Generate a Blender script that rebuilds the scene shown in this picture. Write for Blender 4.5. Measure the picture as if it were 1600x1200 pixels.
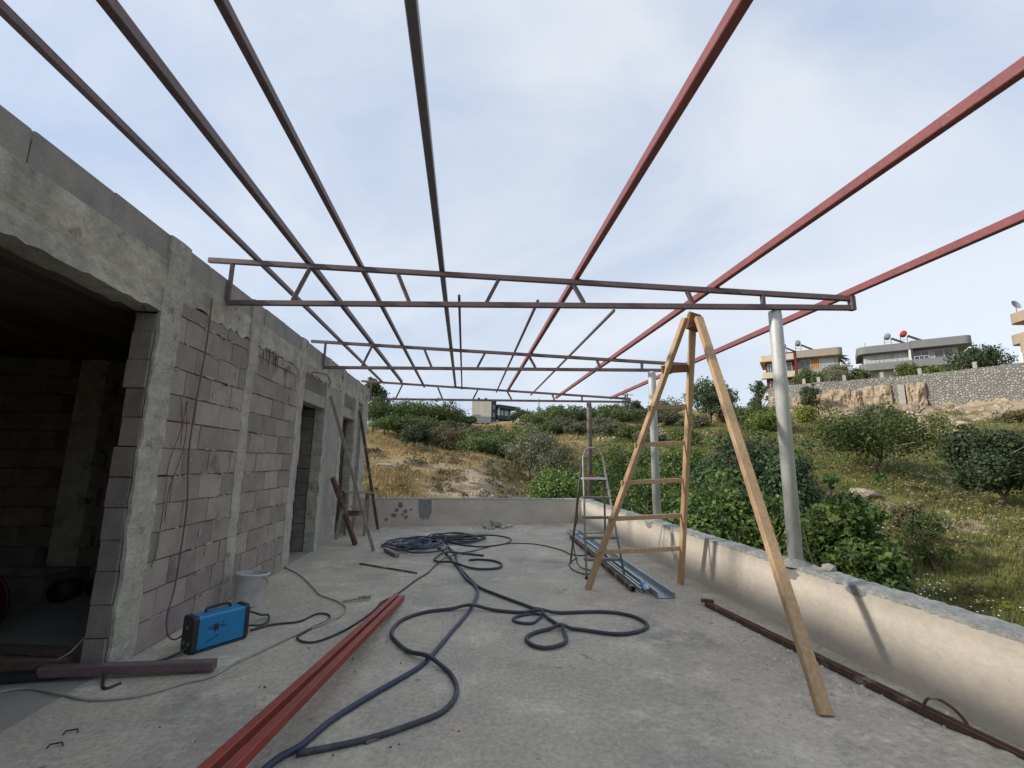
import bpy, bmesh, math, random
import numpy as np
from mathutils import Vector, Matrix
for o in list(bpy.data.objects): bpy.data.objects.remove(o)
SC = bpy.context.scene
COL = SC.collection
R = math.radians
rnd = random.Random(7)

# ------------------------------------------------------------------ camera
CAMH = 1.45
yaw, pit, rol = R(5.68), R(9.75), R(.9)
fw = Vector((math.sin(yaw)*math.cos(pit), math.cos(yaw)*math.cos(pit), math.sin(pit)))
rt = Vector((math.cos(yaw), -math.sin(yaw), 0)); up = rt.cross(fw)
r2 = math.cos(rol)*rt + math.sin(rol)*up; u2 = -math.sin(rol)*rt + math.cos(rol)*up
cd = bpy.data.cameras.new('camera'); cam = bpy.data.objects.new('camera', cd); COL.objects.link(cam)
cam.matrix_world = Matrix(((r2.x, u2.x, -fw.x, 0), (r2.y, u2.y, -fw.y, 0), (r2.z, u2.z, -fw.z, CAMH), (0, 0, 0, 1)))
cd.sensor_width = 36; cd.lens = 720.7/1600*36; cd.clip_start = .05; cd.clip_end = 6000
SC.camera = cam
SC.render.resolution_x = 1024; SC.render.resolution_y = 768

# ------------------------------------------------------------------ sky, sun, exposure
SUN = Vector((-1, -.07, .55)).normalized()           # towards the sun
EL = math.asin(SUN.z); AZ = math.atan2(SUN.x, SUN.y)
W = bpy.data.worlds.new('World'); SC.world = W; W.use_nodes = True
nt = W.node_tree; nt.nodes.clear()
def wn(t, **k):
    n = nt.nodes.new(t)
    for a, b in k.items(): setattr(n, a, b)
    return n
wo = wn('ShaderNodeOutputWorld'); bg = wn('ShaderNodeBackground')
sky = wn('ShaderNodeTexSky', sky_type='NISHITA', sun_disc=False, sun_elevation=EL, sun_rotation=AZ)
sky.air_density = 1.0; sky.dust_density = 2.2; sky.ozone_density = 1.3; sky.altitude = 100
tc = wn('ShaderNodeTexCoord')
mp = wn('ShaderNodeMapping'); mp.inputs['Scale'].default_value = (1.0, 1.5, 2.2); mp.inputs['Rotation'].default_value = (0, 0, R(35))
no = wn('ShaderNodeTexNoise'); no.inputs['Scale'].default_value = 1.15; no.inputs['Detail'].default_value = 6; no.inputs['Roughness'].default_value = .5; no.inputs['Distortion'].default_value = .5
rp = wn('ShaderNodeValToRGB'); rp.color_ramp.elements[0].position = .36; rp.color_ramp.elements[0].color = (0, 0, 0, 1); rp.color_ramp.elements[1].position = .64; rp.color_ramp.elements[1].color = (1, 1, 1, 1)
vl = wn('ShaderNodeMix', data_type='RGBA')              # thin high cloud veil: bluer gaps, whiter streaks, in the sky's own units
vl.inputs['A'].default_value = (2.95, 3.6, 4.8, 1); vl.inputs['B'].default_value = (5.0, 5.25, 5.6, 1)
mx = wn('ShaderNodeMix', data_type='RGBA'); mx.inputs['Factor'].default_value = .8
L = nt.links.new
L(tc.outputs['Generated'], mp.inputs['Vector']); L(mp.outputs['Vector'], no.inputs['Vector']); L(no.outputs['Fac'], rp.inputs['Fac']); L(rp.outputs['Color'], vl.inputs['Factor'])
L(sky.outputs['Color'], mx.inputs['A']); L(vl.outputs['Result'], mx.inputs['B']); L(mx.outputs['Result'], bg.inputs['Color'])
bg.inputs['Strength'].default_value = .15; L(bg.outputs['Background'], wo.inputs['Surface'])
sl = bpy.data.lights.new('sun', 'SUN'); sun = bpy.data.objects.new('sun', sl); COL.objects.link(sun)
sl.energy = 3.2; sl.angle = R(3.0); sl.color = (1, .935, .84)
sun.rotation_euler = SUN.to_track_quat('Z', 'Y').to_euler(); sun.location = (-20, 0, 20)
SC.view_settings.view_transform = 'Standard'; SC.view_settings.look = 'None'; SC.view_settings.gamma = 1
SC.view_settings.use_curve_mapping = False; SC.view_settings.exposure = 0.27
SC.render.engine = 'CYCLES'

# ------------------------------------------------------------------ materials
def M(name, c1, c2=None, scale=6, rough=.8, metal=0, bump=.25, bscale=70, c3=None, c3at=.62, c3w=.12, c3scale=2.5,
      stretch=(1, 1, 1), island=0, objrand=0, trans=0, bdist=.01, detail=6, spec=.3, fine=0, coord='pos', c4=None, c4at=.66, c4scale=14, c5=None, c5at=.58, c5scale=2.2):
    m = bpy.data.materials.new(name); m.use_nodes = True; t = m.node_tree; n = t.nodes; lk = t.links.new
    b = n['Principled BSDF']; b.inputs['Roughness'].default_value = rough; b.inputs['Metallic'].default_value = metal
    b.inputs['Specular IOR Level'].default_value = spec
    if coord == 'pos': src = n.new('ShaderNodeNewGeometry').outputs['Position']
    else: src = n.new('ShaderNodeTexCoord').outputs['Object']
    mpn = n.new('ShaderNodeMapping'); mpn.inputs['Scale'].default_value = stretch; lk(src, mpn.inputs['Vector']); vec = mpn.outputs['Vector']
    def noise(s, d=detail, ro=.6):
        q = n.new('ShaderNodeTexNoise'); q.inputs['Scale'].default_value = s; q.inputs['Detail'].default_value = d; q.inputs['Roughness'].default_value = ro
        lk(vec, q.inputs['Vector']); return q.outputs['Fac']
    def mix(fac, a, bb, mode='MIX'):
        q = n.new('ShaderNodeMix'); q.data_type = 'RGBA'; q.blend_type = mode
        for s_, v in (('Factor', fac), ('A', a), ('B', bb)):
            if isinstance(v, (tuple, float, int)): q.inputs[s_].default_value = v if s_ == 'Factor' else tuple(v[:3])+(1,)
            else: lk(v, q.inputs[s_])
        return q.outputs['Result']
    def ramp(f, lo, hi):
        q = n.new('ShaderNodeMapRange'); q.inputs['From Min'].default_value = lo; q.inputs['From Max'].default_value = hi; lk(f, q.inputs['Value']); return q.outputs['Result']
    col = c1
    if c2: col = mix(ramp(noise(scale), .35, .65), c1, c2)
    if c3: col = mix(ramp(noise(c3scale), c3at, c3at+c3w), col, c3)
    if c4: col = mix(ramp(noise(c4scale), c4at, c4at+.05), col, c4)
    if c5: col = mix(ramp(noise(c5scale, 9, .7), c5at, c5at+.16), col, c5)
    if fine:
        v = n.new('ShaderNodeMapRange'); v.inputs['From Min'].default_value = .3; v.inputs['From Max'].default_value = .7
        v.inputs['To Min'].default_value = 1-fine; v.inputs['To Max'].default_value = 1+fine; lk(noise(bscale*.7, 3, .7), v.inputs['Value'])
        cc = n.new('ShaderNodeCombineColor'); [lk(v.outputs['Result'], cc.inputs[i]) for i in range(3)]
        col = mix(1.0, col, cc.outputs['Color'], 'MULTIPLY')
    for am in (island, objrand):
        if not am: continue
        if am is island and island: rs = n.new('ShaderNodeNewGeometry').outputs['Random Per Island']
        else: rs = n.new('ShaderNodeObjectInfo').outputs['Random']
        v = n.new('ShaderNodeMapRange'); v.inputs['To Min'].default_value = 1-am; v.inputs['To Max'].default_value = 1+am; lk(rs, v.inputs['Value'])
        cc = n.new('ShaderNodeCombineColor'); [lk(v.outputs['Result'], cc.inputs[i]) for i in range(3)]
        col = mix(1.0, col, cc.outputs['Color'], 'MULTIPLY')
    if isinstance(col, tuple): b.inputs['Base Color'].default_value = col[:3]+(1,)
    else: lk(col, b.inputs['Base Color'])
    if bump:
        bp = n.new('ShaderNodeBump'); bp.inputs['Strength'].default_value = bump; bp.inputs['Distance'].default_value = bdist
        lk(noise(bscale, 5, .65), bp.inputs['Height']); lk(bp.outputs['Normal'], b.inputs['Normal'])
    if trans:
        tr = n.new('ShaderNodeBsdfTranslucent'); ms = n.new('ShaderNodeMixShader'); ms.inputs['Fac'].default_value = trans
        if isinstance(col, tuple): tr.inputs['Color'].default_value = col[:3]+(1,)
        else: lk(col, tr.inputs['Color'])
        lk(b.outputs['BSDF'], ms.inputs[1]); lk(tr.outputs['BSDF'], ms.inputs[2]); lk(ms.outputs['Shader'], n['Material Output'].inputs['Surface'])
    return m
MT = {
 'block': M('concrete_block', (.34, .292, .265), (.265, .236, .214), 5, .95, bump=.5, bscale=110, objrand=.2, c3=(.16, .138, .128), c3at=.6, c3w=.15, c3scale=3.2, fine=.18),
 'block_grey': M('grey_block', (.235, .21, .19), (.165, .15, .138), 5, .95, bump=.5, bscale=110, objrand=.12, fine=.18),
 'block_top': M('pale_grey_block', (.36, .35, .325), (.28, .272, .255), 5, .95, bump=.5, bscale=110, objrand=.1, fine=.15),
 'smear': M('smeared_mortar', (.42, .385, .345), (.33, .30, .27), 14, .95, bump=.6, bscale=60),
 'joint': M('recessed_mortar', (.23, .195, .175), (.08, .07, .064), 3.5, .95, bump=.6),
 'concrete': M('rough_concrete', (.47, .45, .385), (.34, .328, .285), 7, .9, bump=.8, bscale=38, bdist=.02, c3=(.10, .098, .088), c3at=.58, c3w=.14, c3scale=4.5, fine=.15),
 'beam': M('cast_concrete', (.49, .47, .39), (.31, .30, .255), 3.2, .9, bump=.9, bscale=16, bdist=.03, c3=(.11, .108, .092), c3at=.62, c3w=.1, c3scale=5.5, fine=.15),
 'smooth_concrete': M('smooth_concrete', (.36, .35, .32), (.28, .275, .25), 4, .85, bump=.25, bscale=40, fine=.1),
 'floor': M('dusty_concrete', (.47, .42, .342), (.355, .322, .268), 1.3, .92, bump=.5, bscale=45, bdist=.012, c3=(.215, .2, .172), c3at=.56, c3w=.18, c3scale=.8, fine=.2, c4=(.22, .208, .185), c4at=.65, c4scale=9, c5=(.58, .525, .435), c5at=.53, c5scale=1.9),
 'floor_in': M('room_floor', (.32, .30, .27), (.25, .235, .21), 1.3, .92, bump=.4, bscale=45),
 'parapet': M('plaster', (.56, .50, .42), (.46, .415, .35), 1.6, .9, bump=.3, bscale=24, bdist=.012, c3=(.36, .32, .265), c3at=.6, c3w=.2, c3scale=1.1, fine=.08, stretch=(1, 1, 1.6)),
 'cap': M('cement_cap', (.42, .415, .39), (.27, .275, .265), 9, .95, bump=1, bscale=40, bdist=.03, fine=.2),
 'stain': M('damp_patch', (.15, .145, .135), (.20, .19, .175), 12, .9, bump=.2),
 'patch': M('cement_patch', (.24, .24, .23), (.2, .2, .195), 8, .9, bump=.3),
 'tar': M('black_tar', (.03, .028, .028), (.09, .085, .08), 12, .8),
 'plank_dark': M('old_formwork', (.13, .092, .072), (.08, .06, .048), 5, .9, bump=.4, stretch=(6, .6, 6), objrand=.3),
 'primer': M('red_primer', (.26, .082, .08), (.20, .066, .064), 6, .5, bump=.15, bscale=60, c3=(.30, .21, .18), c3at=.68, c3w=.06, c3scale=9, fine=.15, spec=.4),
 'primer_worn': M('worn_primer', (.17, .108, .11), (.125, .092, .096), 5, .55, bump=.2, bscale=60, c3=(.21, .16, .15), c3at=.64, c3w=.1, c3scale=5, fine=.2, spec=.4),
 'primer_new': M('fresh_primer', (.27, .034, .02), (.21, .028, .017), 6, .5, bump=.12, bscale=40, c3=(.38, .16, .11), c3at=.67, c3w=.06, c3scale=16, fine=.12, spec=.5),
 'steel_dark': M('bare_steel', (.16, .155, .165), (.21, .2, .205), 6, .45, .5, bump=.15, c3=(.13, .06, .045), c3at=.6, c3scale=3),
 'rust': M('rusty_steel', (.13, .07, .05), (.075, .045, .038), 12, .85, bump=.4, c3=(.36, .32, .27), c3at=.54, c3w=.14, c3scale=5),
 'post': M('galvanised_post', (.62, .63, .61), (.50, .51, .49), 7, .55, .25, bump=.25, bscale=50, c3=(.29, .285, .27), c3at=.62, c3w=.1, c3scale=6, stretch=(1, 1, .5), fine=.08),
 'post_rust': M('weathered_post', (.25, .21, .17), (.17, .13, .11), 8, .75, .1, bump=.3),
 'galv': M('galvanised_sheet', (.40, .46, .49), (.32, .37, .40), 5, .38, .6, bump=.1, c3=(.3, .3, .29), c3scale=4),
 'alu': M('aluminium', (.36, .345, .325), (.25, .235, .22), 14, .45, .5, bump=.15, c3=(.22, .18, .16), c3at=.57, c3w=.1, c3scale=18),
 'alu_dark': M('dirty_aluminium', (.24, .21, .2), (.15, .13, .125), 14, .6, .3, bump=.2, c3=(.4, .38, .36), c3at=.62, c3scale=18),
 'wood': M('yellow_pine', (.50, .345, .20), (.39, .25, .135), 7, .6, bump=.2, bscale=30, stretch=(7, 7, .7), c3=(.25, .11, .04), c3at=.64, c3w=.08, c3scale=4, fine=.1, objrand=.08),
 'wood_dark': M('dark_pine', (.26, .11, .045), (.17, .075, .035), 7, .6, bump=.2, bscale=30, stretch=(7, 7, .7)),
 'wood_grey': M('weathered_timber', (.30, .265, .22), (.2, .175, .145), 8, .85, bump=.3, bscale=40, stretch=(5, 5, .7), c3=(.42, .4, .36), c3at=.63, c3scale=7),
 'rubber': M('hose_rubber', (.032, .038, .052), (.05, .055, .066), 7, .55, bump=.1, c3=(.13, .13, .125), c3at=.58, c3w=.2, c3scale=5, spec=.4),
 'hose_blue': M('blue_hose', (.03, .043, .085), (.045, .055, .085), 7, .5, bump=.1, c3=(.13, .13, .13), c3at=.58, c3w=.2, c3scale=5, spec=.4),
 'cable': M('black_cable', (.03, .03, .033), (.06, .058, .056), 10, .6, bump=0),
 'cable_grey': M('grey_cable', (.38, .35, .3), (.28, .26, .23), 10, .7, bump=0),
 'cable_brown': M('brown_cable', (.12, .1, .09), (.09, .078, .07), 10, .7, bump=0),
 'blue': M('blue_enamel', (.012, .20, .42), (.012, .17, .37), 8, .42, bump=.05, c3=(.06, .2, .33), c3at=.66, c3scale=14, fine=.05, spec=.5),
 'black': M('black_plastic', (.018, .018, .022), (.03, .03, .034), 10, .55, bump=.1, spec=.4),
 'white_pl': M('dusty_white_plastic', (.62, .63, .64), (.50, .51, .52), 9, .55, bump=.15, c3=(.36, .36, .35), c3at=.6, c3w=.15, c3scale=10),
 'bucket_in': M('bucket_inside', (.42, .42, .41), (.3, .3, .29), 9, .7, bump=.2),
 'red_pl': M('red_handle', (.45, .05, .04), (.38, .04, .03), 9, .5, bump=.05),
 'yellow': M('yellow_plastic', (.45, .28, .03), None, 9, .5, bump=.05),
 'maroon': M('dark_maroon_paint', (.05, .012, .016), (.03, .01, .012), 8, .6, bump=.2),
 'blue_cap': M('blue_plastic', (.06, .22, .55), None, 9, .35, bump=0, spec=.5),
 'clear_pl': M('pale_plastic', (.45, .56, .66), (.35, .45, .55), 9, .25, bump=0, spec=.5),
 'crumb': M('mortar_crumbs', (.66, .61, .53), (.52, .48, .41), 12, .95, bump=.3, island=.2),
 'weld': M('weld_slag', (.10, .085, .08), (.24, .21, .19), 60, .6, .3, bump=.3),
 'rubble': M('broken_concrete', (.45, .42, .37), (.33, .31, .27), 12, .95, bump=.6, objrand=.18, fine=.15),
 'sand': M('cement_sand', (.62, .56, .46), (.48, .435, .355), 5, .98, bump=1, bscale=30, bdist=.03, fine=.25),
 'rock': M('limestone', (.50, .40, .285), (.34, .265, .185), 1.6, .95, bump=.9, bscale=7, bdist=.15, c3=(.17, .13, .1), c3at=.6, c3w=.08, c3scale=1.1, fine=.2),
 'rock_pale': M('pale_limestone', (.44, .375, .29), (.32, .265, .2), 2.2, .95, bump=.7, bscale=8, bdist=.1, fine=.2),
 'bark': M('bark', (.13, .10, .075), (.085, .065, .05), 8, .95, bump=.6, bscale=20),
 'twig': M('pale_twig', (.30, .26, .2), (.2, .17, .13), 8, .9, bump=.2),
}
def leafmat(n, c1, c2, island=.35, trans=.3, rough=.55):
    MT[n] = M('leaf_'+n, c1, c2, 1.3, rough, bump=0, island=island, objrand=.25, trans=trans, detail=3, spec=.25, c3=tuple(min(1, v*k) for v, k in zip(c1, (1.7, 1.35, 1.2))), c3at=.56, c3w=.1, c3scale=2.6)
leafmat('bright', (.15, .20, .05), (.10, .15, .04))
leafmat('mid', (.125, .17, .055), (.088, .13, .042))
leafmat('dark', (.08, .112, .052), (.056, .085, .04))
leafmat('olive', (.165, .175, .105), (.12, .135, .08))
leafmat('dry', (.17, .15, .07), (.115, .11, .05))
leafmat('yellow', (.26, .26, .055), (.18, .20, .05))
leafmat('near', (.14, .21, .055), (.08, .14, .04), .5)
leafmat('neardark', (.075, .115, .052), (.05, .085, .04), .45)
leafmat('almond', (.11, .15, .04), (.075, .11, .033), .4)
leafmat('grass', (.195, .205, .062), (.135, .155, .048), .4, .25)
leafmat('drygrass', (.40, .295, .135), (.27, .21, .095), .35, .2)
MT['flower'] = M('white_flower', (.8, .8, .72), None, 3, .8, bump=0, island=.1)

# ------------------------------------------------------------------ helpers
class MB:
    def __init__(s): s.v = []; s.f = []
    def add(s, vs, fs):
        o = len(s.v); s.v += [tuple(v) for v in vs]; s.f += [tuple(i+o for i in f) for f in fs]; return s
    def hexa(s, p):      # 8 points: bottom 4 then top 4
        return s.add(p, [(0, 3, 2, 1), (4, 5, 6, 7), (0, 1, 5, 4), (1, 2, 6, 5), (2, 3, 7, 6), (3, 0, 4, 7)])
    def box(s, x0, x1, y0, y1, z0, z1):
        return s.hexa([(x0, y0, z0), (x1, y0, z0), (x1, y1, z0), (x0, y1, z0), (x0, y0, z1), (x1, y0, z1), (x1, y1, z1), (x0, y1, z1)])
    def bar(s, p, q, w, h, upv=(0, 0, 1), bev=0):   # rectangular bar, chamfered
        p, q = Vector(p), Vector(q); d = (q-p).normalized(); u = Vector(upv); a = d.cross(u)
        if a.length < 1e-4: a = d.cross(Vector((1, 0, 0)))
        a.normalize(); u = a.cross(d).normalized(); w /= 2; h /= 2; e = bev or min(w, h)*.18
        ring = [(-w+e, -h), (w-e, -h), (w, -h+e), (w, h-e), (w-e, h), (-w+e, h), (-w, h-e), (-w, -h+e)]
        vs = [c+a*x+u*y for c in (p, q) for x, y in ring]
        return s.add(vs, [(i, (i+1) % 8, 8+(i+1) % 8, 8+i) for i in range(8)]+[tuple(range(7, -1, -1)), tuple(range(8, 16))])
    def tube(s, path, r, n=10, cap=True):
        P = [Vector(p) for p in path]; rr = r if isinstance(r, (list, tuple)) else [r]*len(P); vs = []; N = None
        for i, p in enumerate(P):
            d = (P[min(i+1, len(P)-1)]-P[max(i-1, 0)]).normalized()
            if N is None: N = d.orthogonal().normalized()
            N = (N-d*N.dot(d)); N = N.normalized() if N.length > 1e-6 else d.orthogonal().normalized()
            B = d.cross(N)
            vs += [p+(N*math.cos(2*math.pi*k/n)+B*math.sin(2*math.pi*k/n))*rr[i] for k in range(n)]
        fs = [(i*n+k, i*n+(k+1) % n, (i+1)*n+(k+1) % n, (i+1)*n+k) for i in range(len(P)-1) for k in range(n)]
        if cap: fs += [tuple(range(n-1, -1, -1)), tuple(range((len(P)-1)*n, len(P)*n))]
        return s.add(vs, fs)
    def lathe(s, prof, c=(0, 0, 0), n=28, mat=None):
        vs = [(r*math.cos(2*math.pi*k/n), r*math.sin(2*math.pi*k/n), z) for r, z in prof for k in range(n)]
        m = mat or Matrix.Identity(3); vs = [m @ Vector(v)+Vector(c) for v in vs]
        return s.add(vs, [(i*n+k, i*n+(k+1) % n, (i+1)*n+(k+1) % n, (i+1)*n+k) for i in range(len(prof)-1) for k in range(n)])
    def mesh(s, name, mat, smooth=False):
        me = bpy.data.meshes.new(name); me.from_pydata(s.v, [], s.f); me.update()
        if mat: me.materials.append(MT[mat] if isinstance(mat, str) else mat)
        if smooth: me.polygons.foreach_set('use_smooth', [True]*len(me.polygons))
        return me
    def build(s, name, mat, parent=None, smooth=False):
        return place(bpy.data.objects.new(name, s.mesh(name, mat, smooth)), parent)
def place(o, parent=None):
    COL.objects.link(o)
    if parent is not None:
        o.parent = parent
        o.matrix_parent_inverse = parent.matrix_basis.inverted()
    return o
def tag(o, label=None, cat=None, group=None, kind=None):
    for k, v in (('label', label), ('category', cat), ('group', group), ('kind', kind)):
        if v: o[k] = v
    return o
def thing(name, label, cat, loc, group=None):
    o = bpy.data.objects.new(name, None); COL.objects.link(o); o.location = loc; o.empty_display_size = .2
    return tag(o, label, cat, group)
def npmesh(name, V, F4=None, F3=None, mat=None, smooth=False):
    me = bpy.data.meshes.new(name); V = np.asarray(V, np.float32)
    n4 = 0 if F4 is None else len(F4); n3 = 0 if F3 is None else len(F3)
    me.vertices.add(len(V)); me.vertices.foreach_set('co', V.ravel())
    li = np.concatenate([np.asarray(F4, np.int32).ravel() if n4 else np.zeros(0, np.int32), np.asarray(F3, np.int32).ravel() if n3 else np.zeros(0, np.int32)])
    me.loops.add(len(li)); me.loops.foreach_set('vertex_index', li)
    me.polygons.add(n4+n3); me.polygons.foreach_set('loop_start', np.concatenate([np.arange(n4)*4, n4*4+np.arange(n3)*3]).astype(np.int32))
    if mat: me.materials.append(MT[mat] if isinstance(mat, str) else mat)
    if smooth: me.polygons.foreach_set('use_smooth', np.ones(n4+n3, bool))
    me.update(calc_edges=True); me.validate(); return me
def vnoise(x, y, seed=0):
    x = np.asarray(x, float); y = np.asarray(y, float); xi = np.floor(x).astype(np.int64); yi = np.floor(y).astype(np.int64); fx = x-xi; fy = y-yi
    def h(a, b):
        n = (a*374761393+b*668265263+seed*974634777) & 0x7fffffff; n = ((n ^ (n >> 13))*1274126177) & 0x7fffffff
        return ((n ^ (n >> 16)) & 0xffff)/65535.
    sx = fx*fx*(3-2*fx); sy = fy*fy*(3-2*fy)
    return (h(xi, yi)*(1-sx)+h(xi+1, yi)*sx)*(1-sy)+(h(xi, yi+1)*(1-sx)+h(xi+1, yi+1)*sx)*sy-.5
def smooth_path(pts, sub=8, z=None):
    P = [Vector(p) for p in pts]; P = [P[0]*2-P[1]]+P+[P[-1]*2-P[-2]]; out = []
    for i in range(1, len(P)-2):
        a, b, c, d = P[i-1], P[i], P[i+1], P[i+2]
        for k in range(sub):
            t = k/sub; out.append(.5*((2*b)+(c-a)*t+(2*a-5*b+4*c-d)*t*t+(3*b-a-3*c+d)*t**3))
    out.append(P[-2]); return out
def zf(x): return .0115*(x+2.36)          # the terrace floor falls slightly towards the building
def rock_mesh(name, seed, mat, sub=2, squash=.6, rough=.28):
    bm = bmesh.new(); bmesh.ops.create_icosphere(bm, subdivisions=sub, radius=1); q = random.Random(seed)
    pl = [(Vector((q.gauss(0, 1), q.gauss(0, 1), q.gauss(0, 1))).normalized(), q.uniform(.55, .9)) for _ in range(9)]
    for v in bm.verts:
        for nn, d in pl:
            e = v.co.dot(nn)-d
            if e > 0: v.co -= nn*e
        v.co *= 1+q.uniform(-rough, rough)*.25; v.co.z *= squash
    me = bpy.data.meshes.new(name); bm.to_mesh(me); bm.free(); me.materials.append(MT[mat]); return me
ROCKS = {k: [rock_mesh('rock', 10*i+s, k, 1 if k in ('rubble', 'weld') else 2) for s in range(4)] for i, k in enumerate(('rubble', 'rock', 'rock_pale', 'weld'))}
def rock(name, kind, loc, size, parent=None, seed=0):
    q = random.Random(seed+int(abs(loc[0])*971+abs(loc[1])*313)); o = bpy.data.objects.new(name, ROCKS[kind][q.randrange(4)])
    o.location = loc; o.scale = size if isinstance(size, tuple) else (size*q.uniform(.8, 1.2), size*q.uniform(.8, 1.2), size*q.uniform(.8, 1.2)); o.rotation_euler = (q.uniform(-.2, .2), q.uniform(-.2, .2), q.uniform(0, 6.28))
    return place(o, parent)

# ------------------------------------------------------------------ terrain
PROF = {
 -12: [(8, -1.8), (12, -1.2), (20, .2), (42, 2.6), (60, 4.8), (70, 6.2), (120, 9), (200, 10)],
 1: [(8, -2.2), (12, -1.6), (22, -.15), (30, .8), (48, 2.9), (65, 5.6), (80, 8), (120, 11), (190, 15.5)],
 8: [(8, -2.9), (12, -2.5), (20, -1.6), (30, -.5), (45, 1.6), (65, 5), (95, 9.5), (130, 11.5), (190, 14)],
 13.6: [(8, -3.3), (12, -3), (20, -2.2), (40, 1.2), (66, 5.8), (95, 9.8), (130, 12)],
 21: [(8, -3.5), (10, -3.4), (20, -2), (45, 2.8), (62, 6), (100, 10.8), (130, 12)],
 28: [(8, -3.6), (20, -1.8), (45, 3.3), (66, 7.2), (90, 11.5), (130, 14)],
 36: [(8, -3.6), (18, -2.6), (38, 1.9), (60, 6.6), (76, 9.6), (130, 11)],
 43: [(8, -3.8), (16, -3.0), (25, -1.2), (36, 1.3), (55, 5), (76, 9.3), (130, 10)],
 51: [(8, -4), (20, -2.3), (33, -.15), (55, 4.2), (76, 9.3), (130, 10)],
 62: [(8, -4), (20, -2.5), (33, -.3), (55, 4.0), (76, 9.0), (130, 10)],
}
AZS = sorted(PROF)
RW_A = [28, 35, 40, 45.7, 50, 54, 60, 70, 90]; RW_R = [93, 86, 80, 78, 76, 74, 72, 70, 70]
WT_A = [34, 36, 41, 47, 54, 70]; WT_Z = [14.0, 14.3, 13.75, 13.4, 13.1, 12.9]
def smst(t): t = np.clip(t, 0, 1); return t*t*(3-2*t)
def ground(x, y):
    x = np.asarray(x, float); y = np.asarray(y, float); r = np.hypot(x, y); a = np.degrees(np.arctan2(x, y))
    a = np.where(a > 75, 75-(a-75)*.5, a); a = np.where(a < -40, -40-(a+40)*.5, a)
    ac = np.clip(a, AZS[0], AZS[-1]); out = np.zeros_like(r)
    zs = np.array([np.interp(r, [k[0] for k in PROF[A]], [k[1] for k in PROF[A]]) for A in AZS])
    j = np.clip(np.searchsorted(AZS, ac)-1, 0, len(AZS)-2); t = (ac-np.array(AZS)[j])/(np.array(AZS)[j+1]-np.array(AZS)[j]); t = smst(t)
    if r.ndim: idx = np.indices(r.shape); z = zs[(j,)+tuple(idx)]*(1-t)+zs[(j+1,)+tuple(idx)]*t
    else: z = zs[j]*(1-t)+zs[j+1]*t
    amp = np.clip((r-9)/25, 0, 1)
    z = z+amp*(vnoise(x*.09, y*.09, 1)*1.6+vnoise(x*.31, y*.31, 2)*.7+vnoise(x*.9, y*.9, 3)*.28)+vnoise(x*2.3, y*2.3, 4)*.10
    rw = np.interp(a, RW_A, RW_R); plat = np.interp(a, WT_A, WT_Z)-.5+np.clip(r-rw, 0, 32)*.1
    w = smst((r-rw-.1)/.9)*smst((a-33)/4)
    z = z*(1-w)+plat*w
    far = smst((r-260)/900); return z*(1-far)+2*far
def gz(x, y): return float(ground(np.array([x]), np.array([y]))[0])
rings = np.concatenate([np.linspace(0, 6, 4), np.arange(7, 48, .45), np.arange(48, 100, .8), np.arange(100, 200, 3), np.geomspace(205, 3000, 22)])
azs = np.radians(np.concatenate([np.arange(-180, -26, 6), np.arange(-24, 64, .42), np.arange(64, 180, 6)]))
RR, AA = np.meshgrid(rings, azs, indexing='ij'); GX = RR*np.sin(AA); GY = RR*np.cos(AA); GZ = ground(GX, GY)
# the ground passes well below the terrace
nr, na = RR.shape; ii, jj = np.meshgrid(np.arange(nr-1), np.arange(na), indexing='ij'); j2 = (jj+1) % na
F4 = np.stack([ii*na+jj, ii*na+j2, (ii+1)*na+j2, (ii+1)*na+jj], -1).reshape(-1, 4)[:, ::-1]
tm = bpy.data.materials.new('hillside'); tm.use_nodes = True; t = tm.node_tree; n = t.nodes; lk = t.links.new; b = n['Principled BSDF']; b.inputs['Roughness'].default_value = .97; b.inputs['Specular IOR Level'].default_value = .1
geo = n.new('ShaderNodeNewGeometry')
def nz(s, d=6, ro=.6):
    q = n.new('ShaderNodeTexNoise'); q.inputs['Scale'].default_value = s; q.inputs['Detail'].default_value = d; q.inputs['Roughness'].default_value = ro; lk(geo.outputs['Position'], q.inputs['Vector']); return q.outputs['Fac']
def rg(f, lo, hi):
    q = n.new('ShaderNodeMapRange'); q.inputs['From Min'].default_value = lo; q.inputs['From Max'].default_value = hi; lk(f, q.inputs['Value']); return q.outputs['Result']
def mxx(f, a, bb):
    q = n.new('ShaderNodeMix'); q.data_type = 'RGBA'
    for s_, v in (('Factor', f), ('A', a), ('B', bb)):
        if isinstance(v, tuple): q.inputs[s_].default_value = v+(1,)
        else: lk(v, q.inputs[s_])
    return q.outputs['Result']
att = n.new('ShaderNodeAttribute'); att.attribute_name = 'green'; att2 = n.new('ShaderNodeAttribute'); att2.attribute_name = 'stony'
dry = mxx(rg(nz(.9), .38, .62), (.36, .26, .125), (.24, .18, .085)); grn = mxx(rg(nz(.8), .38, .62), (.18, .19, .062), (.125, .145, .048))
c = mxx(att.outputs['Fac'], dry, grn); soil = mxx(rg(nz(2.5), .35, .65), (.43, .345, .25), (.31, .24, .17))
def mth(op, a, bb):
    q = n.new('ShaderNodeMath'); q.operation = op
    for i, v in enumerate((a, bb)):
        if isinstance(v, float): q.inputs[i].default_value = v
        else: lk(v, q.inputs[i])
    return q.outputs[0]
st = mth('ADD', nz(.45, 8, .65), att2.outputs['Fac']); c = mxx(rg(st, .66, .74), c, soil)
c = mxx(rg(nz(.28, 5, .6), .52, .62), c, mxx(rg(nz(1.7), .4, .6), (.20, .15, .08), (.10, .095, .045)))
c = mxx(rg(nz(6, 4, .7), .56, .68), c, (.11, .09, .048))
lk(c, b.inputs['Base Color'])
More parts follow.
